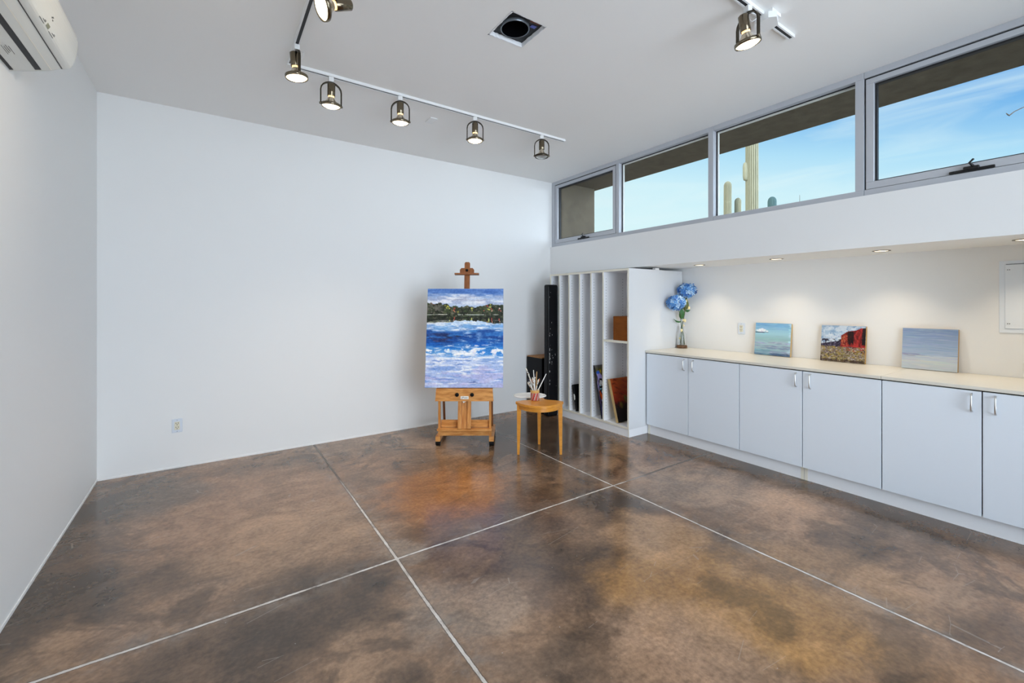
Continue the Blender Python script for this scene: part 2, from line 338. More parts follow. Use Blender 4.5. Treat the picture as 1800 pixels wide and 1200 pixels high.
# ------------------------------------------------------------------ painted surfaces
def srgb2lin(a):
    a = np.clip(a, 0, 1); return np.where(a <= 0.04045, a / 12.92, ((a + 0.055) / 1.055) ** 2.4)
class Painter:
    """a small canvas of paint: bands, dabs and strokes in sRGB 0-255, row 0 at the top"""
    def __init__(s, w, h, seed): s.w, s.h = w, h; s.a = np.zeros((h, w, 3)); s.r = np.random.RandomState(seed); s.yy, s.xx = np.mgrid[0:h, 0:w]; s.yy = s.yy / (h - 1); s.xx = s.xx / (w - 1)
    def grad(s, stops):
        ps = [p for p, _ in stops]
        for k in range(3): s.a[..., k] = np.interp(s.yy, ps, [c[k] for _, c in stops])
    def noise(s, amp, sx, sy):
        gx, gy = max(2, int(sx)), max(2, int(sy)); g = s.r.rand(gy + 1, gx + 1)
        fx, fy = s.xx * gx, s.yy * gy; ix, iy = np.minimum(fx.astype(int), gx - 1), np.minimum(fy.astype(int), gy - 1); tx, ty = fx - ix, fy - iy
        n = (g[iy, ix] * (1 - tx) + g[iy, ix + 1] * tx) * (1 - ty) + (g[iy + 1, ix] * (1 - tx) + g[iy + 1, ix + 1] * tx) * ty
        s.a += (n[..., None] - 0.5) * 2 * amp
    def dab(s, x, y, rx, ry, c, ang=0.0, al=0.9, soft=0.5):
        ca, sa = math.cos(ang), math.sin(ang); asp = s.w / s.h
        dx, dy = (s.xx - x) * asp, s.yy - y; u = (dx * ca + dy * sa) / (rx * asp); v = (-dx * sa + dy * ca) / ry
        d = np.sqrt(u * u + v * v); k = np.clip((1 - d) / max(soft, 1e-3), 0, 1) * al
        s.a += (np.array(c) - s.a) * k[..., None]
    def strokes(s, n, x, y, rx, ry, cols, ang=0.0, da=0.2, al=0.8, soft=0.5):
        for _ in range(n):
            c = np.array(cols[s.r.randint(len(cols))]) + s.r.randn(3) * 6
            k = 0.6 + s.r.rand() * 0.9
            s.dab(s.r.uniform(*x), s.r.uniform(*y), rx * k, ry * (0.7 + 0.6 * s.r.rand()), c, ang + s.r.randn() * da, al, soft)
    def fbm(s, sx, sy, oct_=4, pers=0.6):
        t = np.zeros(s.xx.shape); amp = 1.0; tot = 0
        for o in range(oct_):
            gx, gy = max(2, int(sx * 2 ** o)), max(2, int(sy * 2 ** o)); g = s.r.rand(gy + 2, gx + 2)
            fx, fy = s.xx * gx, s.yy * gy; ix, iy = fx.astype(int), fy.astype(int); tx, ty = fx - ix, fy - iy; tx = tx * tx * (3 - 2 * tx); ty = ty * ty * (3 - 2 * ty)
            t += amp * ((g[iy, ix] * (1 - tx) + g[iy, ix + 1] * tx) * (1 - ty) + (g[iy + 1, ix] * (1 - tx) + g[iy + 1, ix + 1] * tx) * ty); tot += amp; amp *= pers
        return t / tot
    def layer(s, c, y0, y1, sx, sy, lo, hi, al=1.0, x0=-1, x1=2, fade=0.02, fadex=0.06):
        n = s.fbm(sx, sy); k = np.clip((n - lo) / (hi - lo), 0, 1) * al
        k = k * np.clip((s.yy - y0) / fade + 0.5, 0, 1) * np.clip((y1 - s.yy) / fade + 0.5, 0, 1) * np.clip((s.xx - x0) / fadex, 0, 1) * np.clip((x1 - s.xx) / fadex, 0, 1)
        s.a += (np.array(c) - s.a) * k[..., None]
    def poly(s, pts, c, al=1.0):
        ins = np.zeros(s.xx.shape, bool); n = len(pts)
        for i in range(n):
            (x1, y1), (x2, y2) = pts[i], pts[(i + 1) % n]
            if y1 == y2: continue
            cond = ((y1 > s.yy) != (y2 > s.yy)) & (s.xx < (x2 - x1) * (s.yy - y1) / (y2 - y1) + x1); ins ^= cond
        s.a[ins] += (np.array(c) - s.a[ins]) * al
    def line(s, pts, c, w):
        for (x1, y1), (x2, y2) in zip(pts[:-1], pts[1:]):
            n = int(max(abs(x2 - x1) * s.w, abs(y2 - y1) * s.h) * 1.5) + 2
            for t in np.linspace(0, 1, n): s.dab(x1 + (x2 - x1) * t, y1 + (y2 - y1) * t, w, w * s.w / s.h, c, 0, 1, 0.4)
PMAT = bpy.data.materials.new('oil paint'); PMAT.use_nodes = True
_nt = PMAT.node_tree; _at = _nt.nodes.new('ShaderNodeAttribute'); _at.attribute_name = 'paint'
_nt.links.new(_at.outputs['Color'], _nt.nodes['Principled BSDF'].inputs['Base Color'])
_nt.nodes['Principled BSDF'].inputs['Roughness'].default_value = 0.45
_nt.nodes['Principled BSDF'].inputs['Specular IOR Level'].default_value = 0.3
def painted(name, P, o, ux, uy, parent, relief=0.0):
    """grid of paint spanned by ux (right) and uy (up) from the bottom left corner o, root coordinates"""
    o, ux, uy = Vector(o), Vector(ux), Vector(uy); w, h = P.w, P.h; nn = ux.cross(uy).normalized()
    lum = P.a.mean(axis=2) / 255.0
    vs = [tuple(o + ux * (i / (w - 1)) + uy * (1 - j / (h - 1)) + nn * (relief * (float(lum[j, i]) if 0 < i < w - 1 and 0 < j < h - 1 else 0))) for j in range(h) for i in range(w)]
    fs = [(j * w + i, (j + 1) * w + i, (j + 1) * w + i + 1, j * w + i + 1) for j in range(h - 1) for i in range(w - 1)]
    me = bpy.data.meshes.new(name); me.from_pydata(vs, [], fs); me.materials.append(PMAT)
    at = me.color_attributes.new('paint', 'FLOAT_COLOR', 'POINT')
    lin = srgb2lin(P.a.reshape(-1, 3) / 255.0); at.data.foreach_set('color', np.concatenate([lin, np.ones((len(lin), 1))], axis=1).astype(np.float32).ravel())
    ob = bpy.data.objects.new(name, me); col.objects.link(ob); ob.parent = parent
    return ob

# ------------------------------------------------------------------ room shell
YR = -2.2
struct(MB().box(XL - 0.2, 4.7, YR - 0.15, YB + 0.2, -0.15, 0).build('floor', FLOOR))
VX0, VX1, VY0, VY1 = 1.411, 1.667, 2.057, 2.320
cm = MB()
for (a, b, c, d) in ((XL - 0.15, VX0, YR - 0.15, YB + 0.15), (VX1, 4.0, YR - 0.15, YB + 0.15), (VX0, VX1, YR - 0.15, VY0), (VX0, VX1, VY1, YB + 0.15)):
    cm.box(a, b, c, d, ZC, ZC + 0.03)
struct(cm.build('ceiling', CEIL))
struct(MB().box(XL - 0.15, XL, YR - 0.15, YB + 0.15, 0, ZC).build('wall_left', WALL))
struct(MB().box(XL, XN + 0.12, YB, YB + 0.15, 0, ZC).build('wall_back', WALL))
wr = MB().box(XS, XN + 0.12, 0.04, YB, ZS, 2.172)                      # upper wall over the niche, its underside is the soffit
wr.box(XN, XN + 0.12, 0.04, 4.375, 0, ZS).box(XS, XN + 0.12, 4.375, YB, 0, ZS).box(XS, XN + 0.12, YR, 0.04, 0, 2.172)
wr.box(XF, XF + 0.12, YR, 0.04, 2.172, ZC)
struct(wr.build('wall_right', WALL))
rw = MB().box(XL, -0.05, YR - 0.15, YR, 0, ZC).box(3.25, XF + 0.2, YR - 0.15, YR, 0, ZC).box(-0.05, 3.25, YR - 0.15, YR, 2.98, ZC)  # unseen opening added in the rear wall to let light fill the room
struct(rw.build('wall_rear', WALL))
struct(MB().box(XL, XL + 0.005, YR, YB, 0, 0.014).build('baseboard_left', TRIM))
struct(MB().box(XL + 0.005, XS, YB - 0.005, YB, 0, 0.014).build('baseboard_back', TRIM))
# outside: eave, wing wall, ground
struct(MB().box(XF + 0.125, 4.70, -3.5, YB + 0.3, 3.07, 3.30).build('trim_eave', STUC))
struct(MB().box(XF + 0.10, 4.62, 4.60, YB, 2.172, 3.07).build('wall_wing', STUC))
struct(MB().box(3.95, 60, -20, 60, -0.4, -0.16).build('ground', GROUND))

# ------------------------------------------------------------------ clerestory windows
def frame_ring(mb, x0, x1, y0, y1, z0, z1, wy0, wy1, wz0, wz1, mi=0, bev=0.002):
    mb.box(x0, x1, y0, y1, z0, z0 + wz0, mi, bev); mb.box(x0, x1, y0, y1, z1 - wz1, z1, mi, bev)
    if wy0 > 0: mb.box(x0, x1, y0, y0 + wy0, z0 + wz0, z1 - wz1, mi, bev)
    if wy1 > 0: mb.box(x0, x1, y1 - wy1, y1, z0 + wz0, z1 - wz1, mi, bev)
    return mb
ZB, ZT = 2.172, ZC
def awning(n, y0, y1, wl, wr_, label, hy):
    f = frame_ring(MB(), XF, XF + 0.10, y0, y1, ZB, ZT, wl, wr_, 0.045, 0.045).build('window_%d' % n, ALU, None, (XF, y1, ZB)); struct(f, label)
    a, b, c, d = y0 + wl, y1 - wr_, ZB + 0.045, ZT - 0.045
    g = frame_ring(MB(), XF + 0.012, XF + 0.016, a + .001, b - .001, c + .001, d - .001, 0.012, 0.012, 0.01, 0.012, bev=0)
    part(g, 'gasket', GASK, f)
    s = frame_ring(MB(), XF + 0.004, XF + 0.05, a + 0.009, b - 0.009, c + 0.003, d - 0.011, 0.045, 0.045, 0.05, 0.036)
    so = part(s, 'sash', ALU, f)
    st = frame_ring(MB(), XF + 0.03, XF + 0.062, a + 0.0545, b - 0.0545, c + 0.0535, d - 0.0475, 0.012, 0.012, 0.010, 0.012, bev=0)
    ob = part(st, 'glazing_gasket', GASK, f)
    pn = MB().box(XF + 0.05, XF + 0.054, a + 0.06, b - 0.06, c + 0.058, d - 0.05); part(pn, 'glass_pane', PANE, f)
    h = MB().box(XF - 0.012, XF + 0.003, hy - 0.10, hy + 0.10, ZB + 0.047, ZB + 0.064, 0, 0.004)
    h.box(XF - 0.020, XF + 0.003, hy - 0.035, hy + 0.035, ZB + 0.056, ZB + 0.078, 0, 0.005)
    h.tube([(XF - 0.018, hy - 0.01, ZB + 0.072), (XF - 0.024, hy + 0.005, ZB + 0.098), (XF - 0.02, hy - 0.012, ZB + 0.118)], [0.008, 0.007, 0.006], 10)
    hb = part(h, 'crank_handle', BLACKM, f); hb['label'] = 'black crank handle'
    return f
def fixed(n, y0, y1, wl, wr_, label):
    f = frame_ring(MB(), XF, XF + 0.10, y0, y1, ZB, ZT, wl, wr_, 0.045, 0.045).build('window_%d' % n, ALU, None, (XF, y1, ZB)); struct(f, label)
    a, b, c, d = y0 + wl, y1 - wr_, ZB + 0.045, ZT - 0.045
    part(frame_ring(MB(), XF + 0.048, XF + 0.055, a, b, c, d, 0.004, 0.008, 0.004, 0.007, bev=0), 'glazing_gasket', GASK, f)
    part(frame_ring(MB(), XF + 0.06, XF + 0.085, a, b, c, d, 0.005, 0.010, 0.006, 0.014, bev=0), 'glazing_stop', ALUL, f)
    part(MB().box(XF + 0.07, XF + 0.074, a + 0.004, b - 0.004, c + 0.005, d - 0.012), 'glass_pane', PANE, f)
    return f
awning(1, 3.476, YB - 0.002, 0.045, 0.062, 'awning window in the corner by the back wall', 4.06)
fixed(2, 2.320, 3.474, 0.052, 0.0, 'fixed window beside the corner awning window')
fixed(3, 1.169, 2.318, 0.052, 0.0, 'fixed window with the tall saguaro behind it')
awning(4, 0.042, 1.167, 0.045, 0.0, 'awning window nearest the camera with black crank', 0.625)

# ------------------------------------------------------------------ shelf unit
su = thing('art_storage_shelf', 'tall white storage unit of narrow vertical slots under the window wall', 'shelf unit', (3.58, 3.72, 0))
SX0, SX1, SZ0, SZ1 = 3.58, 4.50, 0.083, 1.768
def panel_holes(mb, y, z0, z1, rows):
    for x in rows:
        z = z0
        while z < z1:
            mb.add([(x + 0.0043 * math.cos(k * math.pi / 3), y - 0.0006, z + 0.0043 * math.sin(k * math.pi / 3)) for k in range(6)], [[0, 1, 2, 3, 4, 5]], 2); z += 0.032
def vpanel(y0, y1, z0, z1, name, holes=True, x1=SX1, m=None):
    mb = MB().box(SX0 + 0.002, x1, y0, y1, z0, z1, 0); mb.box(SX0, SX0 + 0.002, y0, y1, z0, z1, 1)
    if holes: panel_holes(mb, y0, 0.17, 1.70, (3.618, 3.89))
    return part(mb, name, [m or LAMS, EDGE, HOLE], su)
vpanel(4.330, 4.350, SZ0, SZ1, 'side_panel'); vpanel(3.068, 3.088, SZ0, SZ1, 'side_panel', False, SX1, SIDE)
DIV = (4.178, 3.994, 3.809, 3.621, 3.432)
for y in DIV: vpanel(y - 0.010, y + 0.009, SZ0 + 0.022, SZ1 - 0.022, 'divider', True, 3.949)
for nm, z0, z1 in (('base_board', SZ0, SZ0 + 0.022), ('top_board', SZ1 - 0.022, SZ1)):
    part(MB().box(SX0 + 0.002, SX1, 3.088, 4.330, z0, z1).box(SX0, SX0 + 0.002, 3.088, 4.330, z0, z1, 1), nm, [LAMS, EDGE], su)
part(MB().box(SX0 + 0.004, 3.949, 3.089, 3.421, 0.978, 1.003).box(SX0 + 0.002, SX0 + 0.004, 3.089, 3.421, 0.978, 1.003, 1), 'shelf_board', [LAMS, EDGE], su)
part(MB().box(3.95, 3.962, 3.089, 4.329, SZ0 + 0.023, SZ1 - 0.023), 'back_panel', LAMS, su)
part(MB().box(SX0 + 0.010, SX1, 3.073, 4.345, 0, SZ0).box(SX0 + 0.008, SX0 + 0.010, 3.073, 3.083, 0, SZ0, 1), 'plinth', [LAMS, EDGE], su)
tag(MB().box(4.02, 4.09, 3.075, 3.11, SZ1, SZ1 + 0.022, 0, 0.002).build('spacer_block', TRIM, None, (4.05, 3.09, SZ1)), 'small pale block in the gap on top of the storage unit', 'block')

# things kept in the storage unit
tag(MB().box(3.588, 3.92, 3.092, 3.290, 1.003, 1.262, 0, 0.004).build('wooden_box', BOXW, None, (3.75, 3.19, 1.003)), 'reddish brown box on the upper shelf of the storage unit', 'box')
def leaning(name, label, cat, x0, x1, yb, zb, yt, zt, th, P, edge, group=None):
    """board standing in a slot, leaning to the left, painted face towards the right hand side"""
    root = thing(name, label, cat, (x0, yb, zb), 0, group)
    up = Vector((0, yt - yb, zt - zb)); hh = up.length; u = up.normalized(); nrm = Vector((0, -u.z, u.y))   # outward (to -y)
    mb = MB(); vs = []
    for x in (0, x1 - x0):
        for a, b in ((0, 0), (1, 0), (1, 1), (0, 1)): vs.append(Vector((x, 0, 0)) + u * hh * b + nrm * (-th * (1 - a)))
    low = min(v.z for v in vs); vs = [v - Vector((0, 0, low)) for v in vs]
    mb.add(vs, [[0, 1, 2, 3], [7, 6, 5, 4], [0, 4, 5, 1], [1, 5, 6, 2], [2, 6, 7, 3], [3, 7, 4, 0]])
    lpart(mb, 'stretcher_frame' if P is not None else 'folder_body', edge, root)
    if P is not None:
        painted('painted_face', P, vs[1] + nrm * 0.0012, Vector((x1 - x0, 0, 0)), u * hh, root)
    return root, u, nrm, hh, low
P = Painter(48, 48, 3); P.grad([(0, (178, 84, 26)), (.3, (150, 54, 18)), (.55, (120, 32, 12)), (.62, (30, 14, 10)), (1, (8, 7, 8))])
P.strokes(60, (0, 1), (0, .5), .12, .02, [(160, 70, 22), (130, 46, 16), (96, 28, 12)], 0.1)
P.strokes(40, (0, 1), (.55, .66), .05, .03, [(26, 12, 10), (100, 26, 12), (60, 18, 10)], 0.1)
for x, y, r in ((.30, .63, .095), (.56, .50, .10), (.62, .78, .09)):
    P.dab(x, y, r, r, (84, 72, 22), 0, .95, .4); P.dab(x - .02, y - .03, r * .6, r * .6, (120, 104, 40), 0, .8, .8)
leaning('canvas_painting', 'dark red canvas with round green fruit leaning in the lowest wide slot', 'painting', 3.615, 3.94, 3.240, 0.106, 3.362, 0.560, 0.034, P, PINE)
P = Painter(150, 110, 5); F_ = 0.30; P.grad([(0, (70, 68, 66)), (.12, (78, 70, 48)), (1, (52, 50, 96))])
P.poly([(x * F_, y) for x, y in ((.1, .16), (.5, .10), (.9, .2), (1, .5), (.8, .8), (.3, .7), (.05, .4))], (152, 142, 196))
P.dab(.8 * F_, .12, .14 * F_, .05, (196, 168, 30)); P.dab(.4 * F_, .14, .35 * F_, .04, (36, 70, 168))
P.dab(.62 * F_, .34, .28 * F_, .09, (222, 222, 232), .2, 1, .2); P.dab(.45 * F_, .44, .20 * F_, .06, (120, 180, 226), .4, 1, .2); P.dab(.7 * F_, .50, .26 * F_, .06, (150, 178, 214), .6, 1, .3)
P.dab(.36 * F_, .56, .24 * F_, .085, (228, 66, 22), .9, 1, .15); P.dab(.7 * F_, .66, .2 * F_, .06, (236, 200, 40), 0, 1, .2); P.dab(.5 * F_, .82, .3 * F_, .06, (202, 206, 220), 0, 1, .2)
for ln in ([(.1, .16), (.3, .3), (.3, .45), (.55, .55), (.8, .62)], [(.28, .36), (.5, .27), (.85, .28), (.95, .4), (.6, .42), (.3, .42)], [(.3, .45), (.4, .5), (.62, .46), (.6, .38)], [(.3, .7), (.6, .72), (.9, .74)], [(.05, .05), (.1, .2), (.2, .55), (.35, .75), (.4, 1)]): P.line([(x * F_, y) for x, y in ln], (12, 12, 18), .014)
P.dab(.6 * F_, .92, .3 * F_, .05, (16, 14, 22), 0, 1, .2)
P.a = np.clip(P.a * 1.25 + 14 * (P.a > 60), 0, 255)
leaning('canvas_painting', 'colourful abstract canvas with black outlines leaning in a narrow slot', 'painting', 3.60, 3.94, 3.462, 0.106, 3.588, 0.690, 0.012, P, BLACKB)
ro, u, nr, hh, low = leaning('portfolio_folder', 'thin black folder with white spine label leaning in a narrow slot', 'folder', 3.60, 3.93, 3.862, 0.106, 3.926, 0.415, 0.034, None, BLACKB)
lb = MB()
for k, (a, b, w) in enumerate(((.42, .46, .012), (.46, .53, .020), (.53, .60, .024), (.60, .645, .018))):
    o = Vector((-0.0008, 0, -low)); lo = o + u * hh * a + nr * (-0.030); hi = o + u * hh * b + nr * (-0.030)
    lb.add([lo, lo + nr * w, hi + nr * w, hi], [[0, 1, 2, 3]])
lpart(lb, 'spine_label', PAPER, ro)

# ------------------------------------------------------------------ black cases in the corner
tc_ = thing('instrument_case', 'tall narrow black scuffed case standing against the storage unit', 'case', (3.495, 4.23, 0))
part(MB().box(3.415, 3.572, 4.187, 4.278, 0.0, 1.632, 0, 0.020, seg=4), 'case_body', BLACKC, tc_)
rim = MB()
for x in (3.4215, 3.5655):
    rim.tube([(x, 4.193, 0.03), (x, 4.193, 1.60), (x, 4.199, 1.62), (x, 4.215, 1.6285), (x, 4.255, 1.6285)], 0.0035, 6)
part(rim, 'edge_binding', BLACKM, tc_)
sf = MB()
for _ in range(34):
    z = R.choice([R.uniform(.3, 1.55), R.gauss(.95, .12), R.gauss(.75, .08)]); x = R.choice([3.437, 3.439, R.uniform(3.44, 3.55), R.uniform(3.44, 3.55)])
    w, h = R.uniform(.001, .0032), R.uniform(.002, .007) if x > 3.4395 else R.uniform(.004, .018)
    sf.add([(x - w, 4.1862, z - h), (x + w, 4.1862, z - h * .6), (x + w * .7, 4.1862, z + h), (x - w, 4.1862, z + h * .7)], [[0, 1, 2, 3]])
sfo = part(sf, 'scuff_marks', PAPER, tc_); sfo['label'] = 'pale scuffs'; sfo['kind'] = 'stuff'
bb = thing('storage_box', 'low black box with tan top edge standing in the back corner', 'box', (3.62, 4.51, 0))
part(MB().box(3.445, 3.80, 4.353, 4.672, 0, 0.700, 0, 0.003), 'box_body', BLACKB, bb)
part(MB().box(3.449, 3.796, 4.357, 4.668, 0.700, 0.712), 'box_lid', PLY, bb)

# ------------------------------------------------------------------ base cabinets
def handle(mb, y, z0, z1, x):
    pts = [(x, y, z0), (x - 0.018, y, z0 + 0.004), (x - 0.026, y, z0 + 0.016), (x - 0.026, y, z1 - 0.016), (x - 0.018, y, z1 - 0.004), (x, y, z1)]
    return mb.tube(pts, 0.0052, 10)
CY = [3.056, 2.556, 2.053, 1.552, 1.056, 0.574, 0.092]
clab = ['white two-door base cabinet next to the tall storage unit', 'white two-door base cabinet between the two other base cabinets', 'white two-door base cabinet nearest the camera']
for k in range(3):
    a, m_, b = CY[2 * k], CY[2 * k + 1], CY[2 * k + 2]
    c = thing('base_cabinet', clab[k], 'cabinet', (4.18, (a + b) / 2, 0.104), 0, 'base cabinets under the worktop')
    part(MB().box(3.905, 4.50, b + 0.002, a - 0.002, 0.104, 0.868), 'carcass', CARC, c)
    for y0, y1, hy in ((m_, a, m_ + 0.043), (b, m_, m_ - 0.057)):
        d = part(MB().box(3.845, 3.8645, y0 + 0.003, y1 - 0.003, 0.106, 0.864, 0, 0.0015), 'door', LAM, c)
        h = handle(MB(), hy, 0.738, 0.846, 3.846).build('door_handle', NICKEL, d, c.location); h['label'] = 'satin nickel bow handle'
for y0, y1, lab in ((1.554, 3.066, 'long white plinth under the cabinets beside the storage unit'), (0.06, 1.550, 'long white plinth under the cabinets nearest the camera')):
    p = MB().box(3.882, 4.45, y0, y1, 0, 0.103)
    if y0 > 1: p.box(3.8805, 3.882, y0, y0 + 0.022, 0, 0.103, 1).box(3.8805, 3.882, y1 - 0.03, y1 - 0.006, 0, 0.103, 1)
    else: p.box(3.8805, 3.882, y1 - 0.022, y1, 0, 0.103, 1)
    tag(p.build('cabinet_plinth', [LAMS, EDGE], None, (4.17, (y0 + y1) / 2, 0)), lab, 'plinth', 'plinths under the base cabinets')
for y0, y1, lab in ((1.0595, 3.066, 'long cream worktop slab carrying the vase and two canvases'), (0.06, 1.0575, 'shorter cream worktop slab below the wall panel door')):
    t = thing('worktop', lab, 'worktop', (4.17, (y0 + y1) / 2, 0.872), 0, 'cream worktop slabs')
    part(MB().box(3.838, 4.516, y0, y1, 0.8725, 0.894, 0, 0.002), 'slab', TOP, t)

# ------------------------------------------------------------------ niche wall: outlet, panel, downlights
def outlet(name, label, loc, axis):
    """duplex outlet, plate facing local -y"""
    o = thing(name, label, 'outlet', loc, axis, None)
    lpart(MB().box(-0.036, 0.036, -0.009, 0, -0.058, 0.058, 0, 0.003), 'cover_plate', OUTP, o)
    lpart(MB().box(-0.018, 0.018, -0.0115, -0.0085, -0.034, 0.034, 0, 0.001), 'receptacle', IVORY, o)
    s = MB()
    for z in (0.017, -0.017):
        s.box(-0.009, -0.0055, -0.0125, -0.011, z, z + 0.010).box(0.0055, 0.009, -0.0125, -0.011, z, z + 0.010).box(-0.003, 0.003, -0.0125, -0.011, z - 0.011, z - 0.005)
    s.box(-0.002, 0.002, -0.0102, -0.0085, 0.045, 0.049).box(-0.002, 0.002, -0.0102, -0.0085, -0.049, -0.045)
    so = lpart(s, 'slots', INK, o); so['label'] = 'dark slots'
    return o
outlet('power_outlet', 'white power outlet low on the long back wall', (-0.242, YB, 0.360), 0)
outlet('power_outlet', 'white power outlet above the worktop left of the sea canvas', (XN, 2.388, 1.140), -math.pi / 2)
ep = thing('electrical_panel', 'white electrical panel door set in the wall above the worktop', 'panel', (XN, 0.40, 1.44))
part(MB().box(XN - 0.006, XN, 0.20, 0.592, 1.197, 1.692, 0, 0.0015), 'panel_trim', LAM, ep)
part(MB().box(XN - 0.012, XN - 0.006, 0.226, 0.566, 1.226, 1.668, 0, 0.004), 'panel_door', LAM, ep)
for z in (1.63, 1.26):
    for y in (0.552, 0.543):
        sc_mb = MB(); sc_mb.lathe([(0.0028, 0), (0.0028, 0.002)], 10, M=Matrix.Translation((XN - 0.012, y, z)) @ Matrix.Rotation(-math.pi / 2, 4, 'Y'), capt=True)
        part(sc_mb, 'screw', INK, ep)
part(MB().box(XN - 0.0125, XN - 0.011, 0.228, 0.560, 1.6665, 1.6695), 'door_gap', INK, ep)
dl0 = None
for k, (y, lab) in enumerate(((2.66, 'recessed downlight above the flower vase'), (1.905, 'recessed downlight above the left sea canvas'), (1.155, 'recessed downlight between red cliff and grey sea canvases'), (0.44, 'recessed downlight nearest the camera at frame edge'))):
    if dl0 is None:
        d = thing('recessed_downlight', lab, 'downlight', (4.20, y, ZS), 0, 'downlights in the niche soffit')
        lpart(MB().lathe([(0.043, -0.0005), (0.044, -0.004), (0.052, -0.0045), (0.056, -0.0035), (0.057, 0.0)], 36), 'trim_ring', BRONZE, d)
        lpart(MB().lathe([(0.0, -0.002), (0.043, -0.002)], 36, smooth=False), 'lens', DGLOW, d)
        li = bpy.data.lights.new('downlight_lamp', 'SPOT'); li.energy = 11.5; li.color = (1, 0.83, 0.60); li.spot_size = math.radians(108); li.spot_blend = 0.8; li.shadow_soft_size = 0.04
        lo = bpy.data.objects.new('downlight_lamp', li); col.objects.link(lo); lo.parent = d; lo.location = (0, 0, -0.012)
        dl0 = d
    else:
        d = copy_tree(dl0); d.location = (4.20, y, ZS); d['label'] = lab

# ------------------------------------------------------------------ canvases on the worktop
def wall_canvas(label, y1, y0, h, P, edge, lean=0.035):
    t = thing('canvas_painting', label, 'painting', (4.46, (y0 + y1) / 2, 0.894), 0, 'small canvases leaning on the niche wall')
    th = 0.030; up = Vector((lean, 0, math.sqrt(h * h - lean * lean))); nrm = Vector((-up.z, 0, up.x)).normalized()
    w = y1 - y0; b0 = Vector((0, w / 2, 0)) + Vector((0, 0, 0.0))
    vs = []
    for sgn in (1, -1):
        for a, b in ((0, 0), (1, 0), (1, 1), (0, 1)): vs.append(Vector((0, sgn * w / 2, 0)) + up * b - nrm * th * a)
    low = min(v.z for v in vs); vs = [v - Vector((0, 0, low)) for v in vs]
    lpart(MB().add(vs, [[0, 1, 2, 3], [7, 6, 5, 4], [0, 4, 5, 1], [1, 5, 6, 2], [2, 6, 7, 3], [3, 7, 4, 0]]), 'canvas_edge', edge, t)
    painted('painted_face', P, Vector(vs[0]) + nrm * 0.001, Vector((0, -w, 0)), up, t)
    return t
P = Painter(76, 76, 11); P.grad([(0, (112, 168, 212)), (.18, (146, 194, 220)), (.33, (162, 206, 220)), (.5, (150, 188, 194)), (.62, (164, 194, 200)), (.8, (158, 186, 196)), (.93, (122, 154, 180)), (1, (84, 114, 144))])
P.strokes(120, (0, 1), (0, 1), .16, .012, [], 0) if False else None
P.strokes(70, (0, 1), (0, .2), .16, .012, [(112, 168, 214), (148, 196, 224), (128, 180, 220)], 0, .04, .5)
P.strokes(70, (0, 1), (.4, 1), .16, .012, [(158, 198, 204), (144, 178, 190), (176, 204, 210)], 0, .04, .5)
for x, y, r in ((.06, .24, .05), (.13, .22, .05), (.2, .2, .06), (.27, .23, .06), (.34, .26, .05), (.17, .25, .12)): P.dab(x, y, r, r * .75, (236, 242, 248), 0, .95, .6)
P.strokes(14, (.02, .34), (.2, .28), .025, .02, [(196, 204, 220), (250, 250, 252)], 0, .5, .7)
P.poly([(0, .285), (.40, .285), (.36, .305), (0, .312)], (40, 66, 96)); P.dab(.2, .34, .28, .02, (160, 214, 230), 0, .7)
for x0, x1, y, c in ((.42, 1, .62, (150, 164, 188)), (0, .3, .64, (152, 168, 192)), (0, 1, .72, (140, 152, 180)), (.2, .9, .78, (128, 146, 176)), (0, .5, .86, (118, 160, 176)), (.4, 1, .9, (150, 160, 186)), (.5, 1, .96, (70, 92, 122))):
    P.strokes(26, (x0, x1), (y - .02, y + .02), .12, .014, [c, tuple(v + 22 for v in c), tuple(v - 8 for v in c)], .05, .12, .7)
P.dab(.74, .58, .16, .03, (168, 184, 204), -.1, .7); P.dab(.6, .61, .07, .02, (190, 200, 214), -.4, .7)
P.strokes(20, (.955, 1.0), (0, .97), .03, .05, [(190, 224, 240)], 1.57, .02, .5)
wall_canvas('pale turquoise sea canvas with white cloud, nearest the flower vase', 2.231, 1.905, 0.312, P, PINE)
P = Painter(150, 144, 12); P.grad([(0, (140, 168, 200)), (.2, (166, 192, 216)), (.45, (200, 214, 228)), (1, (150, 140, 130))])
P.layer((118, 150, 190), 0, .55, 7, 9, .46, .62, .8); P.layer((214, 224, 234), 0, .55, 8, 10, .50, .62, .85); P.layer((190, 206, 222), 0, .5, 14, 12, .54, .64, .8); P.strokes(60, (.2, .6), (.2, .5), .02, .012, [(228, 234, 240), (206, 218, 230)], -.6, .5, .7)
skyc_ = P.a.copy()
P.poly([(0, .52), (.1, .50), (.2, .475), (.3, .45), (.38, .44), (.46, .38), (.5, .36), (.5, .64), (0, .64)], (56, 48, 70)); P.layer((30, 26, 42), .38, .64, 26, 30, .48, .58, .9, -1, .5, fadex=.01); P.layer((120, 112, 134), .42, .62, 30, 34, .58, .66, .9, -1, .46, fadex=.01)
P.poly([(0, 0), (.5, 0), (.5, .35), (.46, .375), (.38, .432), (.3, .442), (.2, .468), (.1, .492), (0, .512)], (0, 0, 0), 0)
cl_ = [(.465, .27), (.53, .22), (.60, .16), (.64, .145), (.72, .135), (.78, .11), (.84, .09), (.9, .06), (1, .04), (1, .82), (.7, .72), (.44, .64), (.46, .5)]
P.poly(cl_, (128, 34, 30)); bak = P.a.copy()
P.layer((178, 50, 46), .05, .8, 34, 12, .50, .62, .9, .46, 2, fadex=.02); P.layer((96, 22, 24), .05, .8, 30, 10, .54, .64, .9, .46, 2, fadex=.02); P.layer((176, 92, 56), .25, .62, 30, 14, .50, .62, .8, .46, .62, fadex=.02)
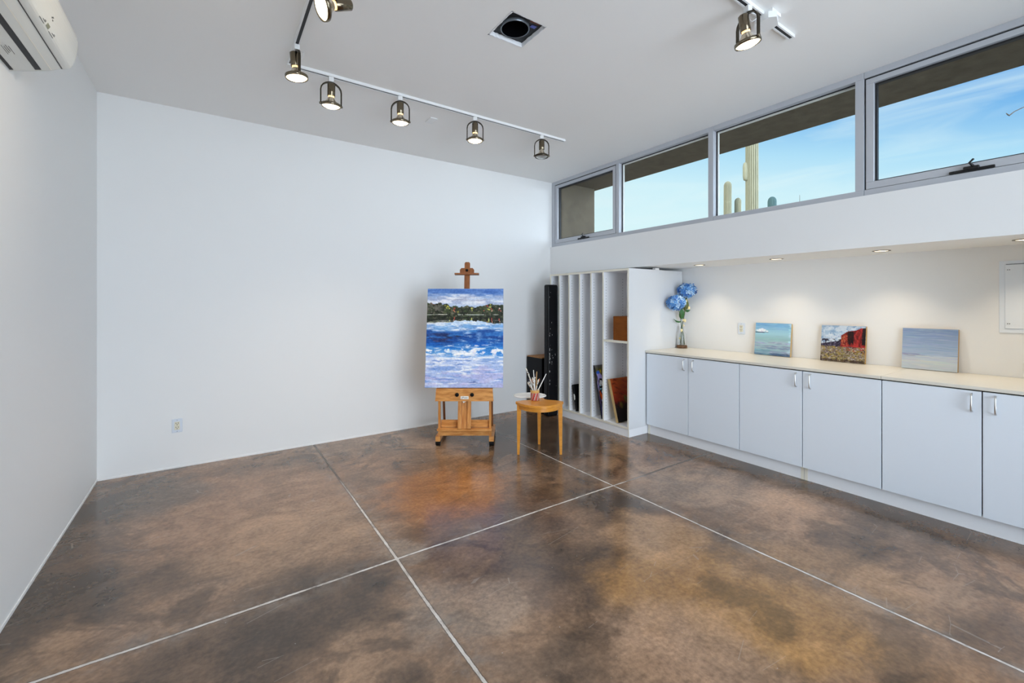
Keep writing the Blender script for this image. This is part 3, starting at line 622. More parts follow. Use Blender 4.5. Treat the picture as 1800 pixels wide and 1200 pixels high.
P.poly([(.605, .165), (.655, .15), (.70, .16), (.735, .145), (.75, .3), (.74, .5), (.70, .46), (.66, .53), (.62, .44)], (30, 15, 18)); P.strokes(60, (.60, .74), (.17, .5), .008, .04, [(20, 11, 15), (70, 20, 20), (44, 18, 22)], .1, .25, .85)
P.poly([(.935, .055), (1, .035), (1, .5), (.925, .5)], (22, 14, 20)); P.strokes(40, (.92, 1), (.08, .5), .008, .04, [(14, 9, 14), (54, 20, 26)], .1, .25, .8)
P.strokes(50, (.47, .56), (.3, .56), .007, .03, [(184, 98, 58), (120, 44, 30), (206, 140, 100)], .05, .3, .8)
P.layer((186, 46, 50), .54, .80, 14, 30, .48, .60, .9, .48, 2, fadex=.04); P.layer((110, 26, 40), .56, .78, 16, 34, .56, .64, .9, .55, 2, fadex=.04); P.layer((190, 92, 50), .56, .68, 20, 30, .52, .62, .8, .40, .70, fadex=.06)
mead = (P.yy > np.interp(P.xx, [0, .2, .4, .55, .7, .85, 1], [.595, .60, .615, .66, .70, .75, .80]) + (P.fbm(30, 20, 2) - .5) * .04); P.a[mead] = (132, 118, 102); m2 = P.a.copy()
sky_ = P.yy < np.interp(P.xx, [0, .44, .465, .53, .60, .64, .72, .78, .84, .9, 1], [.3, .3, .27, .22, .16, .145, .135, .11, .09, .06, .04]) + (P.fbm(40, 30, 2) - .5) * .03; P.a[sky_] = skyc_[sky_]
for c, lo, hi, sx, sy in (((172, 160, 146), .50, .60, 20, 34), ((94, 80, 68), .52, .62, 22, 36), ((132, 124, 60), .54, .64, 18, 34), ((110, 92, 104), .56, .66, 20, 34), ((196, 186, 176), .60, .68, 30, 44), ((158, 132, 50), .60, .68, 22, 40), ((62, 50, 40), .60, .70, 26, 40)): P.layer(c, .58, 1.02, sx, sy, lo, hi, .9)
P.a = np.where(mead[..., None], P.a, np.where((P.yy > .81)[..., None], m2, P.a)); keep2 = P.a
P.strokes(60, (.4, 1), (.72, .97), .012, .008, [(206, 206, 206), (150, 140, 50), (176, 160, 60), (90, 84, 44)], .1, .6, .85); P.layer((54, 38, 28), .94, 1.02, 14, 50, .42, .60, .8)
P.poly([(0, .87), (.03, .87), (.02, 1), (0, 1)], (50, 30, 26))
wall_canvas('small desert canvas with red cliff, middle of the three on the worktop', 1.657, 1.336, 0.312, P, GOLDF)
P = Painter(76, 76, 13); P.grad([(0, (124, 146, 184)), (.25, (140, 160, 192)), (.5, (160, 178, 202)), (.7, (176, 188, 206)), (.82, (194, 204, 208)), (1, (186, 196, 206))])
P.strokes(170, (0, 1), (0, .68), .22, .010, [(126, 150, 188), (150, 170, 198), (138, 160, 194), (170, 186, 206)], .02, .05, .45)
P.strokes(70, (0, 1), (.66, 1), .22, .012, [(200, 208, 208), (182, 192, 204), (208, 212, 206)], .02, .05, .5); P.strokes(16, (0, .35), (.62, .68), .10, .010, [(150, 148, 176), (134, 138, 170)], 0, .05, .6)
wall_canvas('misty grey blue sea canvas with no cloud, nearest the wall panel', 1.101, 0.789, 0.312, P, GOLDF)

# ------------------------------------------------------------------ flower vase
VX, VY, VZ = 4.395, 3.00, 0.894
va = thing('flower_vase', 'clear glass bottle vase with dark wooden base on the worktop', 'vase', (VX, VY, VZ))
lpart(MB().lathe([(0.0, 0), (0.054, 0), (0.056, 0.004), (0.056, 0.028), (0.053, 0.032), (0.0, 0.032)], 32), 'wooden_base', CORK, va)
lpart(MB().lathe([(0.0, 0.033), (0.048, 0.033), (0.05, 0.04), (0.05, 0.13), (0.044, 0.165), (0.026, 0.195), (0.021, 0.215), (0.021, 0.235), (0.024, 0.24)], 32), 'glass_bottle', JARG, va)
def floret(mb, c, n, r):
    n = n.normalized(); a = n.cross(Vector((0.3, 0.2, 1))).normalized(); b = n.cross(a); rot = R.uniform(0, 1.5); mi = R.choice([0, 1, 1, 2, 2])
    for k in range(4):
        t = rot + k * math.pi / 2; d = a * math.cos(t) + b * math.sin(t); e = a * -math.sin(t) + b * math.cos(t)
        q = [c, c + d * r * .6 + e * r * .42 + n * r * .12, c + d * r * 1.05 + n * r * .22, c + d * r * .6 - e * r * .42 + n * r * .12]
        mb.add(q, [[0, 1, 2, 3]], mi)
def lat(x, z, d=0.0): return Vector((x * C_ + d * S_, -x * S_ + d * C_, z))
def leaf(mb, base, tip, w, droop=0.0, mi=0):
    b, t = Vector(base), Vector(tip); d = t - b; sd = d.cross(Vector((-S_, -C_, 0.3))).normalized(); N_ = 7; L_ = []; R_ = []; M_ = []
    for k in range(N_ + 1):
        u = k / N_; c = b + d * u - Vector((0, 0, droop * 4 * u * (u - 1))) * -1
        ww = w * math.sin(math.pi * (0.06 + 0.94 * u) ** 0.8) * 0.5 if u < 1 else 0.0005
        L_.append(c + sd * ww); R_.append(c - sd * ww); M_.append(c + sd.cross(d).normalized() * w * 0.12)
    vs = L_ + M_ + R_; n = N_ + 1
    mb.add(vs, [[k, k + 1, n + k + 1, n + k] for k in range(N_)] + [[n + k, n + k + 1, 2 * n + k + 1, 2 * n + k] for k in range(N_)], mi, True)
def hydrangea(label, head, r, foot, mids, leaves):
    f = thing('hydrangea_stem', label, 'flower', (VX, VY, VZ + 0.036), 0, 'blue hydrangeas in the vase')
    o = Vector((0, 0, -0.036))
    lpart(MB().tube([lat(*foot) + o] + [lat(*m) + o for m in mids] + [lat(*head) + o], 0.0042, 8), 'stem', STEM, f)
    mb = MB(); c0 = lat(*head) + o
    for k in range(150):
        z = 1 - 2 * (k + .5) / 150; a = k * 2.39996; q = Vector((math.sqrt(1 - z * z) * math.cos(a), math.sqrt(1 - z * z) * math.sin(a), z))
        floret(mb, c0 + Vector((q.x * r, q.y * r, q.z * r * 0.80)) * R.uniform(.82, 1.0), q + Vector((R.uniform(-.4, .4), R.uniform(-.4, .4), R.uniform(-.4, .4))), r * 0.27)
    b = bmesh.new(); bmesh.ops.create_icosphere(b, subdivisions=2, radius=r * 0.72, matrix=Matrix.Translation(c0)); mb.bm(b, 0, True)
    lpart(mb, 'flower_head', [HY1, HY2, HY3], f)
    for (ba, ti, w, dr, mt) in leaves:
        l = MB(); leaf(l, lat(*ba) + o, lat(*ti) + o, w, dr); lpart(l, 'leaf', mt, f)
hydrangea('tall blue hydrangea on the right in the glass bottle', (0.038, 0.646, -0.04), 0.100, (0.028, 0.04, 0.0), [(0.0, 0.235, 0.0), (0.026, 0.44, -0.02)],
          [((0.03, 0.43, -0.005), (0.045, 0.57, -0.02), 0.075, 0.0, LEAFO), ((0.028, 0.43, 0.0), (0.10, 0.43, 0.01), 0.03, 0.01, LEAF)])
hydrangea('shorter blue hydrangea on the left in the glass bottle', (-0.1175, 0.512, -0.13), 0.098, (-0.015, 0.04, -0.01), [(-0.006, 0.235, 0.0), (-0.03, 0.37, -0.04)],
          [((-0.012, 0.33, -0.02), (-0.02, 0.46, -0.05), 0.062, 0.0, LEAF), ((-0.01, 0.30, 0.0), (-0.105, 0.335, -0.02), 0.022, 0.018, LEAF)])
tw = thing('budding_twig', 'brown twig with cream buds in the glass bottle', 'twig', (VX, VY, VZ + 0.036))
lpart(MB().tube([lat(-0.012, 0.02, 0.012), lat(0.004, 0.20, 0.008), lat(0.02, 0.32, -0.012), lat(0.035, 0.42, -0.02), lat(0.034, 0.53, -0.03)], [0.0035, 0.0032, 0.003, 0.0028, 0.002], 6), 'twig_stem', TWIG, tw)
for (x, z, d, s) in ((0.036, 0.50, -0.03, .016), (0.066, 0.42, -0.03, .018), (0.062, 0.415, -0.034, .013), (0.008, 0.28, -0.02, .012), (0.024, 0.275, -0.024, .018), (-0.012, 0.165, -0.02, .016), (0.012, 0.22, -0.02, .010), (-0.03, 0.075, -0.012, .012)):
    b = bmesh.new(); bmesh.ops.create_uvsphere(b, u_segments=10, v_segments=8, radius=s, matrix=Matrix.Translation(lat(x, z, d)) @ Matrix.Diagonal((0.75, 0.75, 1.15, 1)))
    lpart(MB().bm(b, 0, True), 'bud', BUD, tw)

# ------------------------------------------------------------------ easel and big painting
ELAT, EDEP = -0.465, 4.30
EX, EY = EDEP * S_ + ELAT * C_, EDEP * C_ - ELAT * S_
ea = thing('studio_easel', 'golden oak studio easel on casters by the back wall', 'easel', (EX, EY, 0), -TH)
K = 0.165
for s in (-1, 1):
    r = lpart(MB().box(s * 0.2625 - 0.0235, s * 0.2625 + 0.0235, -0.012, 0.43, 0.045, 0.096, 0, 0.003), 'base_rail', OAK, ea)
    for y in (0.015, 0.39):
        w = MB().lathe([(0.0, -0.022), (0.020, -0.022), (0.024, -0.018), (0.024, 0.018), (0.020, 0.022), (0.0, 0.022)], 20, M=Matrix.Translation((s * 0.2625, y, 0.024)) @ Matrix.Rotation(math.pi / 2, 4, 'Y'))
        w.box(s * 0.2625 - 0.0235, s * 0.2625 + 0.0235, y - 0.024, y + 0.024, 0.020, 0.045, 0, 0.003)
        w.build('caster', RUBBER, r)
    lpart(MB().box(s * 0.250 - 0.011, s * 0.250 + 0.011, 0.002, 0.034, 0.096, 0.446, 0, 0.002), 'upright_post', OAKV, ea)
    lpart(MB().tube([(s * 0.252, 0.36, 0.096), (s * 0.252, 0.165, 0.95)], 0.0125, 4, smooth=False), 'rear_strut', OAKD, ea)
    lpart(MB().box(s * 0.046 - 0.018, s * 0.046 + 0.018, -0.03, 0.0, -0.40, 0.80, 0, 0.002, M=Matrix.Translation((0, 0.045, 0.57)) @ Matrix.Rotation(-math.atan(K), 4, 'X')), 'mast_rail', OAKV, ea)
lpart(MB().box(-0.238, 0.238, 0.0, 0.022, 0.100, 0.145, 0, 0.002), 'cross_board', OAK, ea)
lpart(MB().box(-0.266, 0.266, -0.045, 0.03, 0.158, 0.174, 0, 0.002), 'lower_ledge', OAK, ea)
lpart(MB().box(-0.238, 0.238, 0.034, 0.052, 0.174, 0.246, 0, 0.002), 'rear_board', OAK, ea)
tr = lpart(MB().prism([(-0.284, 0.446), (0.284, 0.446), (0.276, 0.553), (-0.276, 0.553)], -0.034, -0.012, 'y'), 'tray_board', OAK, ea)
lpart(MB().box(-0.276, 0.276, -0.034, 0.06, 0.553, 0.568, 0, 0.002), 'tray_ledge', OAK, ea)
for x in (-0.070, 0.076):
    k = MB().lathe([(0.0, 0), (0.012, 0), (0.018, 0.004), (0.019, 0.012), (0.016, 0.02), (0.0, 0.022)], 20, M=Matrix.Translation((x, -0.034, 0.511)) @ Matrix.Rotation(math.pi / 2, 4, 'X')).build('tray_knob', RUBBER, tr)
lb = MB().box(-0.036, 0.042, -0.0362, -0.034, 0.467, 0.496).build('brand_label', PAPER, tr); lb['label'] = 'white paper label with print'
ink = MB().box(-0.024, -0.021, -0.0368, -0.0362, 0.473, 0.489).box(-0.027, -0.021, -0.0368, -0.0362, 0.471, 0.474).box(-0.016, -0.013, -0.0368, -0.0362, 0.478, 0.489).box(-0.016, -0.006, -0.0368, -0.0362, 0.486, 0.489).box(-0.008, -0.005, -0.0368, -0.0362, 0.481, 0.489)
for k in range(6): ink.box(-0.002 + k * 0.006, 0.002 + k * 0.006, -0.0368, -0.0362, 0.477, 0.483)
ink.build('label_print', INK, tr)
MB().add([(-0.022, -0.018, 0.446), (0.022, -0.018, 0.446), (-0.010, -0.018, 0.424)], [[0, 1, 2]]).add([(-0.022, -0.0172, 0.446), (0.022, -0.0172, 0.446), (-0.010, -0.0172, 0.424)], [[0, 2, 1]]).build('paper_tag', PAPER, tr)
TM = Matrix.Translation((0, 0.045, 0.57)) @ Matrix.Rotation(-math.atan(K), 4, 'X')
ms = MB(); hz = (1.83 - 0.57) * math.sqrt(1 + K * K)
lpart(MB().box(-0.028, 0.028, -0.012, 0.0, -0.40, 0.30, 0, 0.001, M=TM), 'mast_board', OAKV, ea)
ms.prism([(-0.028, 0.05), (0.028, 0.05), (0.028, hz - 0.012), (0.018, hz), (-0.018, hz), (-0.028, hz - 0.012)], 0.002, 0.022, 'y', M=TM)
mo = lpart(ms, 'sliding_mast', OAKD, ea)
cl = MB(); zb = hz - 0.142
cl.box(-0.125, 0.125, -0.045, 0.003, zb, zb + 0.016, 0, 0.002, M=TM)
cl.prism([(-0.073, zb + 0.016), (0.073, zb + 0.016), (0.073, zb + 0.055), (0.058, zb + 0.073), (-0.058, zb + 0.073), (-0.073, zb + 0.055)], -0.018, 0.0015, 'y', M=TM)
co = lpart(cl, 'top_clamp', OAKD, ea)
MB().lathe([(0.0, 0), (0.010, 0), (0.014, 0.005), (0.013, 0.014), (0.0, 0.017)], 18, M=TM @ Matrix.Translation((0, -0.018, zb + 0.048)) @ Matrix.Rotation(math.pi / 2, 4, 'X')).build('clamp_knob', RUBBER, co)

P = Painter(206, 262, 21)
P.grad([(0, (70, 112, 186)), (.05, (92, 134, 200)), (.09, (150, 176, 216)), (.13, (190, 204, 228)), (.30, (150, 186, 224)), (.335, (196, 216, 238)), (.38, (128, 176, 226)), (.43, (50, 112, 188)), (.50, (22, 78, 156)), (.56, (20, 92, 178)), (.61, (40, 124, 204)), (.67, (110, 166, 224)), (.74, (168, 190, 230)), (.85, (158, 182, 230)), (1, (174, 184, 224))])
P.layer((54, 96, 172), 0, .07, 5, 40, .45, .65, .7); P.layer((126, 160, 214), 0, .09, 6, 50, .5, .7, .6)
P.layer((222, 228, 240), .055, .17, 5, 22, .42, .6, .9); P.layer((158, 172, 206), .07, .17, 5, 26, .5, .66, .8); P.layer((236, 238, 246), .08, .16, 7, 30, .55, .68, .9); P.layer((138, 146, 180), .085, .125, 6, 40, .48, .62, .7, .3, .8)
top = [(0, .152), (.05, .146), (.1, .156), (.14, .148), (.17, .15), (.2, .163), (.24, .158), (.27, .168), (.32, .188), (.37, .178), (.42, .192), (.48, .185), (.52, .174), (.56, .18), (.6, .186), (.64, .194), (.68, .184), (.72, .182), (.78, .17), (.82, .16), (.85, .156), (.89, .172), (.93, .166), (1, .17)]
rag = P.fbm(40, 40, 2); ty = np.interp(P.xx + (rag - .5) * .03, [p[0] for p in top], [p[1] for p in top]) + (rag - .5) * .022
refl = [(0, .352), (.1, .36), (.2, .35), (.3, .34), (.38, .332), (.46, .325), (.55, .332), (.66, .335), (.74, .342), (.82, .362), (.88, .368), (1, .352)]
by = np.interp(P.xx, [p[0] for p in refl], [p[1] for p in refl]) + (P.fbm(24, 60, 2) - .5) * .030
wood_ = (P.yy > ty) & (P.yy < by); P.a[wood_] = (42, 50, 36)
keep = P.a.copy()
for c, lo, hi, sx, sy in (((20, 24, 18), .48, .6, 26, 34), ((84, 92, 62), .56, .66, 30, 40), ((58, 72, 44), .52, .64, 22, 30), ((104, 100, 88), .58, .68, 34, 46)): P.layer(c, .13, .38, sx, sy, lo, hi, .85)
P.layer((112, 108, 102), .13, .25, 18, 24, .46, .62, .7, -1, .22); P.layer((18, 20, 18), .285, .37, 14, 60, .40, .56, .7)
for x, y, rx, ry, c in ((.27, .185, .022, .010, (206, 194, 70)), (.255, .20, .018, .008, (188, 182, 80)), (.235, .175, .016, .009, (150, 150, 60)), (.29, .205, .012, .010, (214, 206, 100)), (.36, .205, .012, .012, (190, 70, 54)), (.35, .225, .012, .01, (206, 96, 78)), (.362, .238, .014, .006, (214, 150, 120)), (.405, .24, .014, .006, (200, 194, 70)), (.585, .205, .016, .014, (210, 206, 110)), (.59, .225, .012, .008, (170, 176, 80)), (.07, .155, .04, .010, (140, 96, 78)), (.79, .18, .010, .016, (180, 66, 58)), (.808, .215, .012, .02, (206, 208, 96)), (.826, .19, .010, .018, (214, 212, 110)), (.83, .165, .010, .008, (196, 186, 60)), (.85, .23, .014, .008, (222, 172, 150)), (.845, .21, .008, .014, (206, 90, 70)), (.745, .228, .010, .008, (196, 110, 90)), (.95, .205, .014, .010, (232, 200, 190)), (.94, .22, .008, .008, (200, 80, 70)), (.965, .23, .010, .007, (206, 90, 80))): P.dab(x, y, rx, ry, c, P.r.rand() * 3, .95, .5)
ln_ = np.abs(P.yy - (.268 + (P.fbm(8, 3, 2) - .5) * .012)); P.a[(ln_ < .0030) & (P.fbm(14, 4, 3) > .47)] = (168, 174, 164); P.dab(.2, .268, .07, .005, (232, 228, 214), 0, .95, .4); P.dab(.62, .272, .10, .004, (206, 214, 208), 0, .9, .4); P.dab(.9, .27, .06, .004, (190, 190, 180), 0, .8, .4)
for x, y, rx, ry, c in ((.16, .352, .012, .008, (214, 190, 44)), (.25, .352, .02, .008, (206, 200, 76)), (.3, .33, .008, .014, (210, 204, 100)), (.275, .345, .012, .006, (170, 170, 70)), (.36, .305, .009, .020, (190, 78, 62)), (.352, .325, .006, .012, (214, 140, 116)), (.585, .315, .010, .020, (210, 208, 120)), (.79, .345, .010, .010, (186, 130, 60)), (.81, .325, .010, .028, (214, 216, 126)), (.848, .32, .007, .028, (206, 84, 72)), (.855, .345, .006, .016, (226, 160, 140)), (.945, .32, .010, .018, (206, 90, 76)), (.955, .34, .008, .008, (226, 190, 170)), (.44, .340, .03, .005, (196, 190, 120)), (.06, .345, .04, .008, (110, 116, 66))): P.dab(x, y, rx, ry, c, 0, .9, .5)
mask = (P.yy > ty) & (P.yy < by + .002); P.a = np.where(mask[..., None], P.a, np.where((P.yy < .26)[..., None] | (P.yy > .31)[..., None], keep, P.a))
P.layer((226, 234, 246), .335, .44, 5, 44, .46, .62, .95, fade=.03); P.layer((120, 172, 224), .36, .44, 6, 50, .5, .64, .8); P.layer((240, 244, 250), .34, .43, 9, 60, .56, .66, .95, .15, .9); P.layer((96, 140, 200), .36, .44, 8, 40, .54, .66, .7)
P.layer((18, 66, 140), .42, .58, 4, 34, .48, .62, .85); P.layer((52, 126, 202), .42, .60, 5, 50, .54, .66, .8); P.layer((30, 44, 92), .455, .56, 5, 32, .40, .58, .9, -.1, .48, fadex=.15); P.layer((34, 28, 52), .475, .505, 7, 60, .44, .60, .9, .22, .46); P.layer((120, 86, 110), .50, .56, 9, 50, .60, .70, .5, 0, .3)
P.layer((170, 196, 232), .44, .545, 9, 40, .50, .64, .9, .40, .60); P.layer((206, 220, 242), .44, .50, 12, 60, .56, .66, .9, .42, .62); P.layer((140, 172, 220), .45, .55, 12, 34, .50, .62, .75, .62, .74); P.layer((190, 206, 234), .45, .56, 10, 38, .50, .62, .9, .78, .98)
P.layer((14, 96, 190), .55, .63, 4, 40, .46, .62, .9); P.layer((222, 232, 246), .57, .61, 10, 70, .58, .66, .9, .2, .95)
P.layer((232, 238, 248), .60, .70, 7, 34, .49, .60, .95, fade=.03); P.layer((40, 126, 210), .60, .70, 7, 44, .54, .66, .8); P.layer((250, 250, 252), .61, .69, 8, 30, .58, .66, 1.0)
for x, y in ((.62, .648), (.64, .655), (.73, .655), (.27, .63), (.9, .645), (.93, .625), (.88, .67)): P.strokes(5, (x - .03, x + .03), (y - .012, y + .012), .02, .008, [(246, 247, 251), (228, 234, 248)], -.3, .4, .85)
P.layer((206, 218, 244), .68, 1.02, 4, 30, .46, .60, .85); P.layer((128, 162, 222), .68, 1.02, 4, 36, .54, .66, .75); P.layer((236, 240, 250), .69, .97, 6, 50, .56, .65, .95); P.layer((190, 184, 226), .78, 1.02, 4, 26, .52, .64, .6); P.layer((242, 244, 252), .695, .73, 4, 50, .44, .60, .9, .0, .75); P.layer((92, 132, 206), .72, .95, 9, 60, .62, .70, .7); P.layer((60, 84, 160), .935, .96, 8, 60, .54, .64, .8, .55, .8)
P.a += ((P.fbm(60, 90, 2) - .5) * 34)[..., None]
bp_ = thing('large_painting', 'tall blue lake painting with tree line standing on the easel', 'painting', (EX, EY, 0.568), -TH)
cw, ch, cth = 0.766, 0.985, 0.036
PM = Matrix.Translation((-0.005, 0.012, 0.0)) @ Matrix.Rotation(-math.atan(K), 4, 'X')
sink = -(PM @ Vector((0, -cth, 0))).z; PM = Matrix.Translation((0, 0, 0.001 + max(0, sink) + 0.001)) @ PM
lpart(MB().box(-cw / 2, cw / 2, -cth + 0.0005, 0, 0.0, ch, 0, 0.002, M=PM), 'canvas_edge', CANV, bp_)
painted('painted_face', P, PM @ Vector((-cw / 2, -cth - 0.001, 0)), PM.to_3x3() @ Vector((cw, 0, 0)), PM.to_3x3() @ Vector((0, 0, ch)), bp_, 0.0025)

# ------------------------------------------------------------------ side table, palette, jar with brushes
TX, TY = 4.18 * S_ + 0.256 * C_, 4.18 * C_ - 0.256 * S_
TZ = 0.488
st = thing('side_table', 'small three-legged honey wood side table with curved top', 'table', (TX, TY, 0), -TH)
half = [(0.0, -0.300), (0.06, -0.288), (0.12, -0.256), (0.17, -0.205), (0.205, -0.145), (0.222, -0.112), (0.213, -0.094), (0.175, -0.068), (0.136, -0.049), (0.098, -0.036), (0.070, -0.020), (0.055, 0.010), (0.047, 0.06), (0.042, 0.13), (0.036, 0.19), (0.024, 0.208)]
ctl = half + [(-x, y) for x, y in half[:0:-1]]; tp = []
for i in range(len(ctl)):
    p0, p1, p2, p3 = (Vector(ctl[(i + k) % len(ctl)]) for k in (-1, 0, 1, 2))
    for u in (0, 0.25, 0.5, 0.75): q = 0.5 * ((2 * p1) + (p2 - p0) * u + (2 * p0 - 5 * p1 + 4 * p2 - p3) * u * u + (3 * p1 - p0 - 3 * p2 + p3) * u ** 3); tp.append((q.x, q.y))
def inset(pts, d):
    out = []; m_ = len(pts)
    for i in range(m_):
        a, b = Vector(pts[i - 1]), Vector(pts[(i + 1) % m_]); t = (b - a).normalized(); out.append((pts[i][0] - t.y * d, pts[i][1] + t.x * d))
    return out
n = len(tp)
mb = MB(); rings = [(0.002, TZ - 0.024), (0.0, TZ - 0.021), (0.0, TZ - 0.003), (0.003, TZ)]
vs = [(x, y, z) for d, z in rings for x, y in inset(tp, d)]
mb.add(vs, [[r * n + i, r * n + (i + 1) % n, (r + 1) * n + (i + 1) % n, (r + 1) * n + i] for r in range(3) for i in range(n)] + [list(range(n))[::-1], [3 * n + i for i in range(n)]])
lpart(mb, 'tabletop', CHERRY, st)
ap = inset(tp, 0.016); mb = MB(); na = len(ap)
inn = inset(tp, 0.030)
vs = [(x, y, z) for z in (TZ - 0.060, TZ - 0.025) for x, y in ap] + [(x, y, z) for z in (TZ - 0.060, TZ - 0.025) for x, y in inn]
mb.add(vs, [[i, (i + 1) % na, na + (i + 1) % na, na + i] for i in range(na)] + [[2 * na + i, 2 * na + (i + 1) % na, 3 * na + (i + 1) % na, 3 * na + i] for i in range(na)] + [[i, (i + 1) % na, 2 * na + (i + 1) % na, 2 * na + i] for i in range(na)])
lpart(mb, 'apron', CHERRY, st)
for lx, ly in ((-0.190, -0.118), (0.190, -0.118), (0.014, 0.176)):
    o_ = -1 if lx < -0.1 else (1 if lx > 0.1 else 0); vs = []
    for z, w_ in ((0, 0.011), (TZ - 0.061, 0.0195), (TZ - 0.0245, 0.0200)):
        cx_ = lx + o_ * (0.020 - w_) * 0.75
        for sx, sy in ((1, 1), (1, -1), (-1, -1), (-1, 1)): vs.append((cx_ + w_ * sx, ly + w_ * sy, z))
    lpart(MB().add(vs, [[0, 1, 2, 3], [11, 10, 9, 8]] + [[r * 4 + i, r * 4 + (i + 1) % 4, (r + 1) * 4 + (i + 1) % 4, (r + 1) * 4 + i] for r in range(2) for i in range(4)]), 'leg', CHERRY, st)
def tloc(x, y, z=TZ): return (TX + x * C_ + y * S_, TY - x * S_ + y * C_, z)
pa = thing('paint_palette', 'white oval paint palette lying on the side table behind the jar', 'palette', tloc(-0.080, 0.112, TZ + 0.001), -TH)
pts = []
for k in range(48):
    a = 2 * math.pi * k / 48; rr = 1 - 0.16 * math.exp(-((a - 4.4) / 0.28) ** 2); pts.append((0.160 * rr * math.cos(a), 0.118 * rr * math.sin(a)))
mb = MB(); n = len(pts); rows = [(0.96, 0.0), (1.0, 0.004), (1.0, 0.011), (0.975, 0.014), (0.93, 0.010)]
vs = [(x * s, y * s, z) for s, z in rows for x, y in pts]
mb.add(vs, [[r * n + i, r * n + (i + 1) % n, (r + 1) * n + (i + 1) % n, (r + 1) * n + i] for r in range(4) for i in range(n)] + [list(range(n))[::-1], [4 * n + i for i in range(n)]])
lpart(mb, 'palette_plate', CERAM, pa)
mb = MB()
for k in range(5):
    a = 0.75 - k * 0.36; mb.lathe([(0.016, 0.010), (0.018, 0.013), (0.020, 0.013), (0.022, 0.010)], 18, c=(0.125 * math.cos(a), 0.085 * math.sin(a), 0))
lpart(mb, 'paint_wells', CERAM, pa)
JX, JY = -0.040, -0.055
jr = thing('brush_jar', 'striped glass jar full of paintbrushes on the side table', 'jar', tloc(JX, JY), -TH)
def jar_mat():
    m = bpy.data.materials.new('red and black diagonal stripes'); m.use_nodes = True; nt = m.node_tree; b = nt.nodes['Principled BSDF']; L = nt.links.new; N = nt.nodes.new
    tc = N('ShaderNodeTexCoord'); sp = N('ShaderNodeSeparateXYZ'); L(tc.outputs['Object'], sp.inputs[0])
    def mt(op, a, b_=None):
        x = N('ShaderNodeMath'); x.operation = op
        for i, v in enumerate((a, b_)):
            if v is None: continue
            if hasattr(v, 'is_linked'): L(v, x.inputs[i])
            else: x.inputs[i].default_value = v
        return x.outputs[0]
    a = mt('ARCTAN2', sp.outputs['Y'], sp.outputs['X']); u = mt('ADD', mt('MULTIPLY', a, 1.27), mt('MULTIPLY', sp.outputs['Z'], -9.0)); f = mt('FRACT', u)
    r = N('ShaderNodeValToRGB'); r.color_ramp.interpolation = 'CONSTANT'; e = r.color_ramp.elements; e[0].position = 0; e[0].color = (.62, .06, .05, 1); e[1].position = .34; e[1].color = (.02, .02, .02, 1)
    for p, c in ((.52, (.75, .74, .70, 1)), (.66, (.70, .16, .10, 1)), (.84, (.05, .05, .05, 1)), (.93, (.45, .50, .50, 1))): k = e.new(p); k.color = c
    L(f, r.inputs[0]); L(r.outputs[0], b.inputs['Base Color']); b.inputs['Roughness'].default_value = 0.15
    return m
lpart(MB().lathe([(0.0, 0.002), (0.038, 0.002), (0.041, 0.006), (0.041, 0.072)], 32), 'striped_body', jar_mat(), jr)
lpart(MB().lathe([(0.041, 0.072), (0.0425, 0.073), (0.043, 0.094), (0.0425, 0.098), (0.038, 0.098), (0.037, 0.074)], 32), 'tan_rim', mat('tan rim glaze', (0.66, 0.40, 0.13), 0.3), jr)
BR = [  # lateral lean, depth lean, length, bristle, handle, label, tip up
 (-0.42, 0.05, 0.285, 'w', 'w', 'longest paintbrush, white tip, furthest left and highest', 1),
 (-0.27, 0.10, 0.225, 'w', 'w', 'white paintbrush just right of the longest one', 1),
 (-0.07, 0.0, 0.245, 'w', 'w', 'upright white paintbrush handle in the middle of the jar', 0),
 (0.05, 0.06, 0.225, 'w', 't', 'tan paintbrush just right of the upright white handle', 0),
 (0.11, -0.06, 0.215, 'k', 'w', 'short dark-tipped paintbrush right of the middle', 1),
 (0.50, 0.02, 0.235, 'w', 'w', 'white paintbrush leaning furthest to the right', 0),
 (0.36, 0.12, 0.170, 'o', 'w', 'orange-bristled paintbrush leaning right', 1),
 (-0.43, -0.12, 0.190, 'k', 'w', 'black-tipped paintbrush leaning far left', 1),
 (-0.33, 0.02, 0.165, 'o', 't', 'orange-bristled paintbrush leaning left', 1),
 (0.0, -0.14, 0.150, 'o', 't', 'short tan paintbrush with orange bristle at the front', 1),
 (-0.20, -0.1, 0.185, 'w', 'w', 'medium white paintbrush leaning slightly left', 1),
 (0.22, -0.08, 0.160, 'w', 'w', 'short white paintbrush leaning slightly right', 1),
 (-0.52, 0.10, 0.150, 'w', 'k', 'short black-handled paintbrush drooping lowest on the left', 1)]
bm_ = {'w': BRIS_W, 'o': BRIS_O, 'k': BRIS_K}; hm_ = {'w': HAND_W, 't': HAND_T, 'k': HAND_K}
